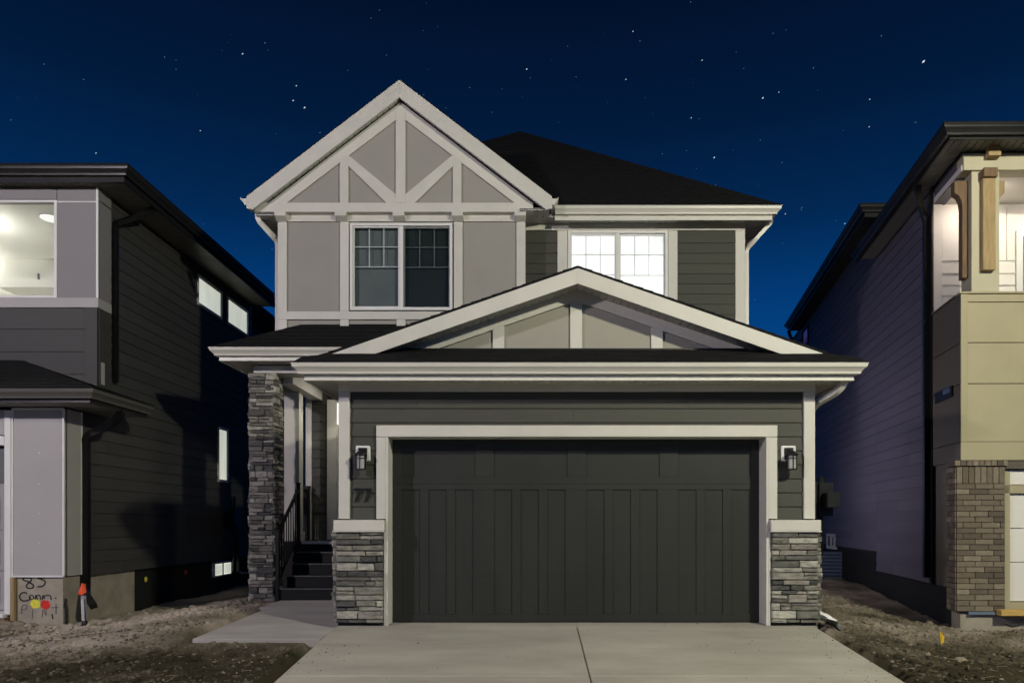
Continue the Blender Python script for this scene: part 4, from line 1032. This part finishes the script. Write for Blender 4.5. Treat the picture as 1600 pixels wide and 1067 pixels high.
# garage door beside the pier
box('door_frame', AR(1569), AR(1577), YB-.01, YB+.1, .05, 2.1, M_TAN, RH); box('door_frame', AR(1577), AR(1577)+5, YB-.01, YB+.1, .05, .18, M_TAN, RH)
box('door_frame', AR(1569), AR(1569)+5, YB-.01, YB+.1, 1.78, 1.90, M_TAN, RH); box('door_frame', AR(1568), AR(1569)+5, YB-.03, YB+.1, 2.14, 2.25, M_TANSIDE, RH)
rg = box('garage_door', AR(1573), AR(1573)+5, YB+.101, YB+.14, .1, 2.14, M_WHITEWALL, RH)
for z0, z1 in ((.19, .76), (.77, 1.26), (1.27, 1.77), (1.91, 2.12)): box('door_panel', AR(1578)+.01, AR(1578)+4.9, YB+.04, YB+.10, z0, z1, M_WHITEWALL, rg, bev=.004)
# tan parapet and balcony
zP0, zP1 = 2.27, ZR(457)
a0 = AR(1501)
bal = box('balcony', a0+.02, 7, YB+.02, 11.38, zP0, zP0+.2, M_TAN, RH)
box('parapet', a0+.02, 7, YB+.02, YB+.12, zP0+.201, zP1-.02, M_GROUT, bal); box('parapet', a0+.02, a0+.1, YB+.121, 11.38, zP0+.201, zP1-.02, M_GROUT, bal)
fba = MF(YB+.02)
zz = [ZR(690), ZR(599.4), ZR(535.4), ZR(472.2)]
bxm('trim_board', fba, a0, 7, 0, .035, zP0-.005, zz[0]-.004, M_TAN, bal, bev=.003)
bxm('trim_board', fba, a0+.002, a0+.10, 0, .030, zz[0]+.002, zP1-.025, M_TAN, bal, bev=.002)
for z0, z1 in ((zz[0]+.004, zz[1]-.006), (zz[1]+.006, zz[2]-.006), (zz[2]+.006, zz[3]-.006), (zz[3]+.006, zP1-.025)):
    bxm('board', fba, a0+.102, 7, .0, .022, z0, z1, M_TAN, bal, bev=.002)
rsb = ML(a0+.02, -1)
for z0, z1 in ((zP0-.005, zz[0]-.004), (zz[0]+.004, zz[1]-.006), (zz[1]+.006, zz[2]-.006), (zz[2]+.006, zP1-.025)):
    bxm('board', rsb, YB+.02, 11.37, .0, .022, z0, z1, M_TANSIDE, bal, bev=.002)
vt = bxm('wall_vent', rsb, 10.55, 11.2, .023, .05, ZR(625, 10.9), ZR(609, 10.9), M_BLACK, bal)
bxm('damper', rsb, 10.6, 10.85, .051, .062, ZR(618, 10.9), ZR(611, 10.9), M_GALV, bal)
box('parapet_cap', a0-.025, 7, YB-.03, YB+.14, zP1-.022, zP1+.006, M_TAN, bal, bev=.003)
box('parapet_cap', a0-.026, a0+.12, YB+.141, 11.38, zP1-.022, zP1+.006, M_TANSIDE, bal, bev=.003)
# balcony back wall, white
bwk = box('balcony_back_wall', .0, 7, 11.40, 11.6, zP0, 6.75, M_WHITEWALL, RH)
fbw = MF(11.40); A2 = lambda px: AR(px, 11.4); Z2 = lambda py: ZR(py, 11.4)
bxm('corner_board', fbw, .0, A2(1471), 0, .03, zP0+.3, 6.70, M_WHITEWALL, bwk)
for py in (412, 433, 446, 466, 486, 506): bxm('siding_board', fbw, A2(1471.5), A2(1584), 0, .022, Z2(py+16), Z2(py), M_WHITEWALL, bwk)
bxm('siding_board', fbw, A2(1471.5), A2(1570), 0, .020, Z2(408), Z2(325), M_WHITEWALL, bwk)
bxm('siding_board', fbw, A2(1571.5), A2(1584), 0, .020, Z2(408), Z2(325), M_WHITEWALL, bwk)
bd = box('balcony_door', A2(1585), A2(1640), 11.35, 11.40, zP0+.3, Z2(362), M_WHITE, RH, bev=.005)
bxm('pane', MF(11.35), A2(1595), A2(1632), .001, .006, zP0+.5, Z2(372), M_BLIND, bd)
box('balcony_ceiling', -.0, 7, YB-.0, 11.60, 6.52, 6.60, M_WHITEWALL, RH)
b = MB(); n = 20
for lc in ((AR(1690, 10.7), 10.70), (AR(1542, 10.9), 10.92)):  # second one hides behind the column, added to even out the light
  vs = [(lc[0]+.13*math.cos(2*math.pi*i/n), lc[1]+.13*math.sin(2*math.pi*i/n), z) for z in (6.48, 6.519) for i in range(n)]
  b.add(vs, [(i, (i+1) % n, n+(i+1) % n, n+i) for i in range(n)]+[tuple(range(n)), tuple(range(n, 2*n))])
b.build('unseen_lamp', emat('balcony and added lamp glow', (1, .88, .74), 55), RH)
# beams
box('beam', AR(1504), 7, YB-.04, YB+.2, ZR(268), ZR(242), M_CREAM, RH, bev=.004)
box('beam', AR(1504), 7, YB-.0, YB+.2, ZR(241), 6.79, M_SIDE_R, RH)
box('beam', AR(1504), AR(1504)+.18, YB+.201, 11.40, ZR(268), 6.79, M_SIDE_R, RH)
# column
cz0, cz1 = zP1+.008, ZR(268)-.002
cl2 = box('balcony_column', AR(1518), AR(1561), YB-.0, YB+.36, cz0, cz1, M_CREAM, RH, bev=.004)
box('timber', AR(1531.5), AR(1551), YB-.09, YB-.002, ZR(425), ZR(282), M_WOOD, cl2, bev=.006)
box('timber', AR(1530.5), AR(1552), YB-.14, YB-.002, ZR(283), ZR(269), M_WOODD, cl2, bev=.004)
def bracket(s_, xb):
    t_ = .035 if s_ < 0 else .02
    P_ = [(xb, ZR(430)), (xb+s_*.085, ZR(430)), (xb+s_*.085, ZR(318)), (xb+s_*.10, ZR(308)), (xb+s_*.14, ZR(300)), (xb+s_*.20, ZR(296)), (xb+s_*.20, ZR(277)), (xb, ZR(277))]
    if s_ > 0: P_ = [(xb, ZR(318)), (xb+.03, ZR(312)), (xb+.07, ZR(303)), (xb+.13, ZR(296)), (xb+.13, ZR(277)), (xb, ZR(277))]
    prism('bracket', MF(YB+.25), P_, 0, .14, M_WOODD if s_ < 0 else M_WOOD, cl2, bev=.004)
bracket(-1, AR(1518)-.002); bracket(1, AR(1561)+.002)
box('column_cap', AR(1515), AR(1564), YB-.03, YB+.37, cz1-.001, cz1+.06, M_TANSIDE, cl2) if False else None
box('timber_block', AR(1537), AR(1556), YB-.16, YB-.042, ZR(252), ZR(232), M_WOOD, RH, bev=.005)
# roofs
rz_ = 6.92; ra = -.47; rd = 9.75
roofplane('roof', [(ra, rd, rz_), (ra, 14.6, rz_), (3.0, 14.6, rz_+1.35), (3.0, rd+3.2, rz_+1.35)], RH, seed=95, tabs=False)
roofplane('roof', [(ra, rd, rz_), (3.0, rd+3.2, rz_+1.35), (7.5, rd+3.2, rz_+1.35), (7.5, rd, rz_)], RH, seed=96, tabs=False)
rgp = [(ra+.12, 14.6, rz_-.01), (ra+.12, rd+.12, rz_-.01), (7.5, rd+.12, rz_-.01)]
sweep('gutter', rgp, GUTP, M_DARKTRIM, RH)
sweep('fascia', [(p[0], p[1], p[2]-.01) for p in rgp], [(-.03, -.15), (-.002, -.15), (-.008, 0), (-.03, 0)], M_DARKTRIM, RH)
soffit('soffit', lambda s, t: (ra+.14+s, rd+.14+t*.42, 6.800), M_SOFFIT_D, RH, .11, 7)
soffit('soffit', lambda s, t: (ra+.14+t*.33, rd+.55+s, 6.801), M_SOFFIT_D, RH, .07, 4.2)
uz = 7.68; 
roofplane('roof', [(ra, 13.9, uz), (ra, 22.6, uz), (3.6, 18.6, uz+1.7), (3.6, 17.9, uz+1.7)], RH, seed=97, tabs=False)
roofplane('roof', [(ra, 13.9, uz), (3.6, 17.9, uz+1.7), (7.5, 17.9, uz+1.7), (7.5, 13.9, uz)], RH, seed=98, tabs=False)
roofplane('roof', [(ra, 22.6, uz), (3.6, 18.6, uz+1.7), (7.5, 18.6, uz+1.7), (7.5, 22.6, uz)], RH, seed=99, tabs=False)
rgp = [(ra+.12, 22.5, uz-.01), (ra+.12, 14.02, uz-.01), (7.5, 14.02, uz-.01)]
sweep('gutter', rgp, GUTP, M_DARKTRIM, RH)
sweep('fascia', [(p[0], p[1], p[2]-.01) for p in rgp], [(-.03, -.20), (-.002, -.20), (-.008, 0), (-.03, 0)], M_DARKTRIM, RH)
soffit('soffit', lambda s, t: (ra+.14+t*.33, 14.1+s, 7.49), M_SOFFIT_B, RH, .12, 8.4)  # rear soffit: shade put into its colour, against the side window's light
box('wall', .2, 7, 14.42, 14.55, 6.8, 7.5, M_SIDE_R, RH); box('wall', .2, 7, 23.9, 24.0, 0, 7.5, M_SIDE_R, RH)
tube('downspout', [(ra+.2, 11.3, 6.78), (ra+.2, 11.32, 6.70), (-.12, 11.5, 6.42), (-.07, 11.5, 6.32), (-.07, 11.5, .45)], .085, .09, M_BLACK, RH, rnd=.1)
tube('downspout', [(ra+.1, 22.3, 7.45), (ra+.12, 22.3, 7.3), (-.12, 22.5, 7.05), (-.07, 22.5, 6.9), (-.07, 22.5, 1)], .10, .10, M_BLACK, RH, rnd=.1)
# basement window & corrugated window well
window(rs, 17.75, 18.6, .66, 1.05, RH, 'none', split=True, muntins=False, fw=.06, depth=.05)
XF[0] = lambda p: p
# corrugated window well (a free standing thing)
wx, wyv = RHX0+RHK*17.8-.02, 17.8
b = MB(); nrow = 36
prof = []
for i in range(nrow+1):
    z = -.15+i*(.78/nrow); prof.append((.022*math.sin(i*math.pi/2), z))
for (pa, pb) in (((wx-.62, 17.4), (wx+.0, 17.25)), ((wx-.62, 17.4), (wx-.50, 18.5))):
    A_, B_ = Vector((*pa, 0)), Vector((*pb, 0)); t_ = (B_-A_).normalized(); n_ = Vector((t_.y, -t_.x, 0))
    for i in range(nrow):
        (o0, z0), (o1, z1) = prof[i], prof[i+1]
        q = [A_+n_*o0, B_+n_*o0, B_+n_*o1, A_+n_*o1]; q = [Vector((q[0].x, q[0].y, z0)), Vector((q[1].x, q[1].y, z0)), Vector((q[2].x, q[2].y, z1)), Vector((q[3].x, q[3].y, z1))]
        q2 = [v-n_*.004 for v in q]; b.add(q+q2, BF)
tag(b.build('window_well', M_GALV, None), 'corrugated metal window well standing against the right house foundation', 'window well')

# ================================================================== small things on the soil
sx, sy = -6.64, 10.42; sz = gh(sx, sy)
mp_ = thing('marker_post', 'short striped stub pipe tied with orange tape beside the left house downspout', 'marker post', (sx, sy, sz))
tube('pipe', [(sx-.005, sy, sz-.05), (sx-.03, sy+.01, sz+.45)], .075, .075, M_PIPE, mp_, smooth=True)
for a in (-.9, -.3, .3, .9): tube('stripe', [(sx-.005+.037*math.sin(a), sy-.037*math.cos(a), sz+.08), (sx-.028+.037*math.sin(a), sy+.008-.037*math.cos(a), sz+.40)], .008, .006, M_WHITE if abs(a) < .5 else M_BLACK, mp_)
tube('foot_band', [(sx-.003, sy, sz-.02), (sx-.008, sy, sz+.075)], .084, .084, M_BLACK, mp_, smooth=True)
tube('top_collar', [(sx-.028, sy+.01, sz+.41), (sx-.033, sy+.012, sz+.50)], .065, .065, M_BLACK, mp_, smooth=True)
mk('orange_tape', [(sx-.09, sy-.02, sz+.47), (sx-.02, sy-.045, sz+.46), (sx+.02, sy, sz+.50), (sx-.005, sy+.02, sz+.62), (sx-.03, sy-.03, sz+.64), (sx-.06, sy-.04, sz+.54), (sx-.03, sy+.03, sz+.50)],
   [(0, 1, 5), (1, 2, 4), (1, 4, 5), (2, 3, 4), (0, 5, 6), (5, 4, 3, 6), (6, 3, 2), (0, 6, 2, 1)], M_ORANGE, mp_)
# yellow utility flag on the right
fx, fy = (1471-830)*8.9/1094, 8.9; fz = gh(fx, fy)
fl_ = thing('utility_flag', 'small yellow flag stuck in the soil in front of the brick pier', 'flag', (fx, fy, fz))
tube('wire', [(fx, fy, fz-.05), (fx+.01, fy, fz+.19)], .006, .006, M_YELLOW, fl_)
mk('flag', [(fx-.02, fy, fz+.20), (fx+.055, fy+.03, fz+.13), (fx+.045, fy+.02, fz+.06), (fx-.01, fy-.01, fz+.05), (fx-.02, fy+.006, fz+.20), (fx+.055, fy+.036, fz+.13), (fx+.045, fy+.026, fz+.06), (fx-.01, fy-.004, fz+.05)], BF, M_YELLOW, fl_)
# rocks one can pick out
def rock(px, D, s, label, seed):
    x = (px-830)*D/1094; rr = random.Random(seed); b = MB(); lump(b, x, D, gh(x, D)+s*.35, s, rr, .75)
    o = b.build('rock', M_PEBBLE, None, smooth=True); tag(o, label, 'rock', 'loose rocks on the soil')
    md = o.modifiers.new('sub', 'SUBSURF'); md.levels = md.render_levels = 1
rock(1397, 9.3, .085, 'rounded pale rock on the soil, the largest right of the driveway', 1)
rock(1501, 8.1, .075, 'round pale rock near the lower right corner, in front of the flag', 2)
rock(1450, 8.3, .05, 'small pale rock between the two larger rocks at right', 3)
rock(1524, 9.6, .07, 'flat pale rock just in front of the right foundation', 4)
# broken concrete heap at the left edge
b = MB(); rr = random.Random(8)
for i in range(70):
    x, y = rr.uniform(-8.2, -7.35), rr.uniform(9.6, 10.5); lump(b, x, y, gh(x, y)+.05*rr.random(), rr.uniform(.02, .10), rr, .7)
mk('concrete_rubble', b.v, b.f, M_PEBBLE, None, kind='stuff')
# timber offcut and cable beside the brick pier
yl = 10.12; 
o = box('timber_plank', (1565-830)*yl/1094, (1565-830)*yl/1094+.9, yl, yl+.12, .0, .085, M_LUMBER, None, bev=.004); tag(o, 'yellow timber plank lying on the concrete ledge below the right garage door', 'plank')
cb = [(6.78, 10.02, -.10), (6.86, 10.0, -.135), (6.96, 10.0, -.12), (7.05, 10.0, -.07), (7.2, 10.0, -.06), (7.6, 10.0, -.05)]
o = tube('cable', smooth_pts(cb), .02, .02, M_BLACK, None, smooth=True); tag(o, 'loose black cable hanging across the right foundation', 'cable')
# downspout foot elbow beside the right pier
o = tube('drain_elbow', [(3.84, 9.30, .13), (3.93, 9.26, .10), (3.98, 9.24, .04)], .055, .05, M_WHITE, None, rnd=.05); tag(o, 'short white drain elbow beside the right stone pier', 'drain pipe')
o = tube('drain_elbow', [(3.86, 9.16, .06), (3.97, 9.11, .03), (4.02, 9.08, -.04)], .06, .05, M_BLACK, None, rnd=.06); tag(o, 'short black drain elbow at the foot of the right stone pier', 'drain pipe')

# ================================================================== street lamps (out of frame, they light the place)
def street_lamp(pos, col, watts, side, label, soft=.3):
    x, y, z = pos; gz_ = -.70
    t = thing('street_lamp', label, 'street lamp', (x+side*1.6, y-.6, gz_))
    tube('pole', [(x+side*1.6, y-.6, gz_), (x+side*1.6, y-.6, z+.2)], .16, .16, M_GALV, t, smooth=True)
    tube('arm', [(x+side*1.6, y-.6, z+.05), (x+side*.9, y-.35, z+.28), (x+side*.25, y-.1, z+.26)], .08, .08, M_GALV, t, rnd=.3, smooth=True)
    box('lamp_head', x-.30, x+.30, y-.15, y+.15, z+.17, z+.27, M_GALV, t, bev=.02)
    ld = bpy.data.lights.new('street_light', 'POINT'); ld.energy = watts; ld.color = col; ld.shadow_soft_size = soft
    lo = bpy.data.objects.new('street_light', ld); COL.objects.link(lo); lo.parent = t; lo.location = Vector(pos)-W0[t.name]
street_lamp(KEY_POS, KEY_COL, KEY_W, 1, 'unseen street lamp with warm light on the right side of the road')
street_lamp(LEFT_POS, LEFT_COL, LEFT_W, -1, 'unseen street lamp with cool light on the left side of the road')

# ================================================================== stars: small drawn-out points very far away
M_STAR = emat('star light', (.80, .90, 1.0), 1.0); M_STARF = emat('faint star light', (.35, .55, .8), .45)
def star(b, d, L, wd):
    RS = 1200; c = Vector(d).normalized(); rt = c.cross(Vector((0, 0, 1))).normalized(); up = rt.cross(c)
    t = (rt*.8+up*.6); q = c.cross(t); p = c*RS
    b.add([p-t*L, p+q*wd, p+t*L, p-q*wd, p+c*wd, p-c*wd], [(0, 1, 4), (1, 2, 4), (2, 3, 4), (3, 0, 4), (1, 0, 5), (2, 1, 5), (3, 2, 5), (0, 3, 5)])
big = [(1443, 95, 2.6), (476, 167, 1.9), (458, 156, 1.5), (463, 133, 1.3), (379, 83, 1.5), (414, 66, 1), (823, 107, 1.5), (978, 123, 1.2), (1097, 93, 1.3), (1192, 152, 1.8), (1208, 51, .9), (1116, 245, 1.7),
       (1217, 143, 1.1), (1080, 183, 1.1), (989, 48, 1.2), (313, 203, 1.1), (150, 238, 1.2), (500, 206, 1), (1222, 253, 1), (1358, 197, 1.1), (1359, 154, 1.1), (1377, 55, 1), (1271, 105, 1), (1253, 323, 1),
       (1227, 333, 1.2), (1320, 348, 1.3), (1252, 326, 1), (257, 88, .9), (734, 136, .9), (604, 85, .8), (662, 147, .8), (593, 15, .8), (580, 27, .8), (1000, 63, .9), (1035, 239, .9), (1073, 234, .8), (1188, 218, .9),
       (1430, 190, .9), (1179, 467, .9), (425, 388, .9), (69, 99, .8), (275, 107, .7), (1118, 288, .9), (1150, 80, .7), (1079, 2, .9), (900, 119, .8), (1162, 106, .7), (275, 93, .7), (131, 123, .8), (17, 186, .8)]
b = MB()
b9 = MB()
for px, py, s in big:
    star(b if s > 1.05 else b9, ((px-830)/1094, 1, (815-py)/1094), .85*s, .42*s)
o = mk('stars', b.v, b.f, M_STAR, None, kind='stuff')
mk('small_stars', b9.v, b9.f, emat('small star light', (.5, .68, .95), .42), None, kind='stuff')
b = MB(); rr = random.Random(99)
for i in range(1300):
    z = rr.uniform(.02, 1); a = rr.random()*6.283; r = math.sqrt(1-z*z)
    s = .45+.5*rr.random()**3; star(b, (r*math.cos(a), r*math.sin(a), z), .75*s, .38*s)
mk('faint_stars', b.v, b.f, M_STARF, None, kind='stuff')
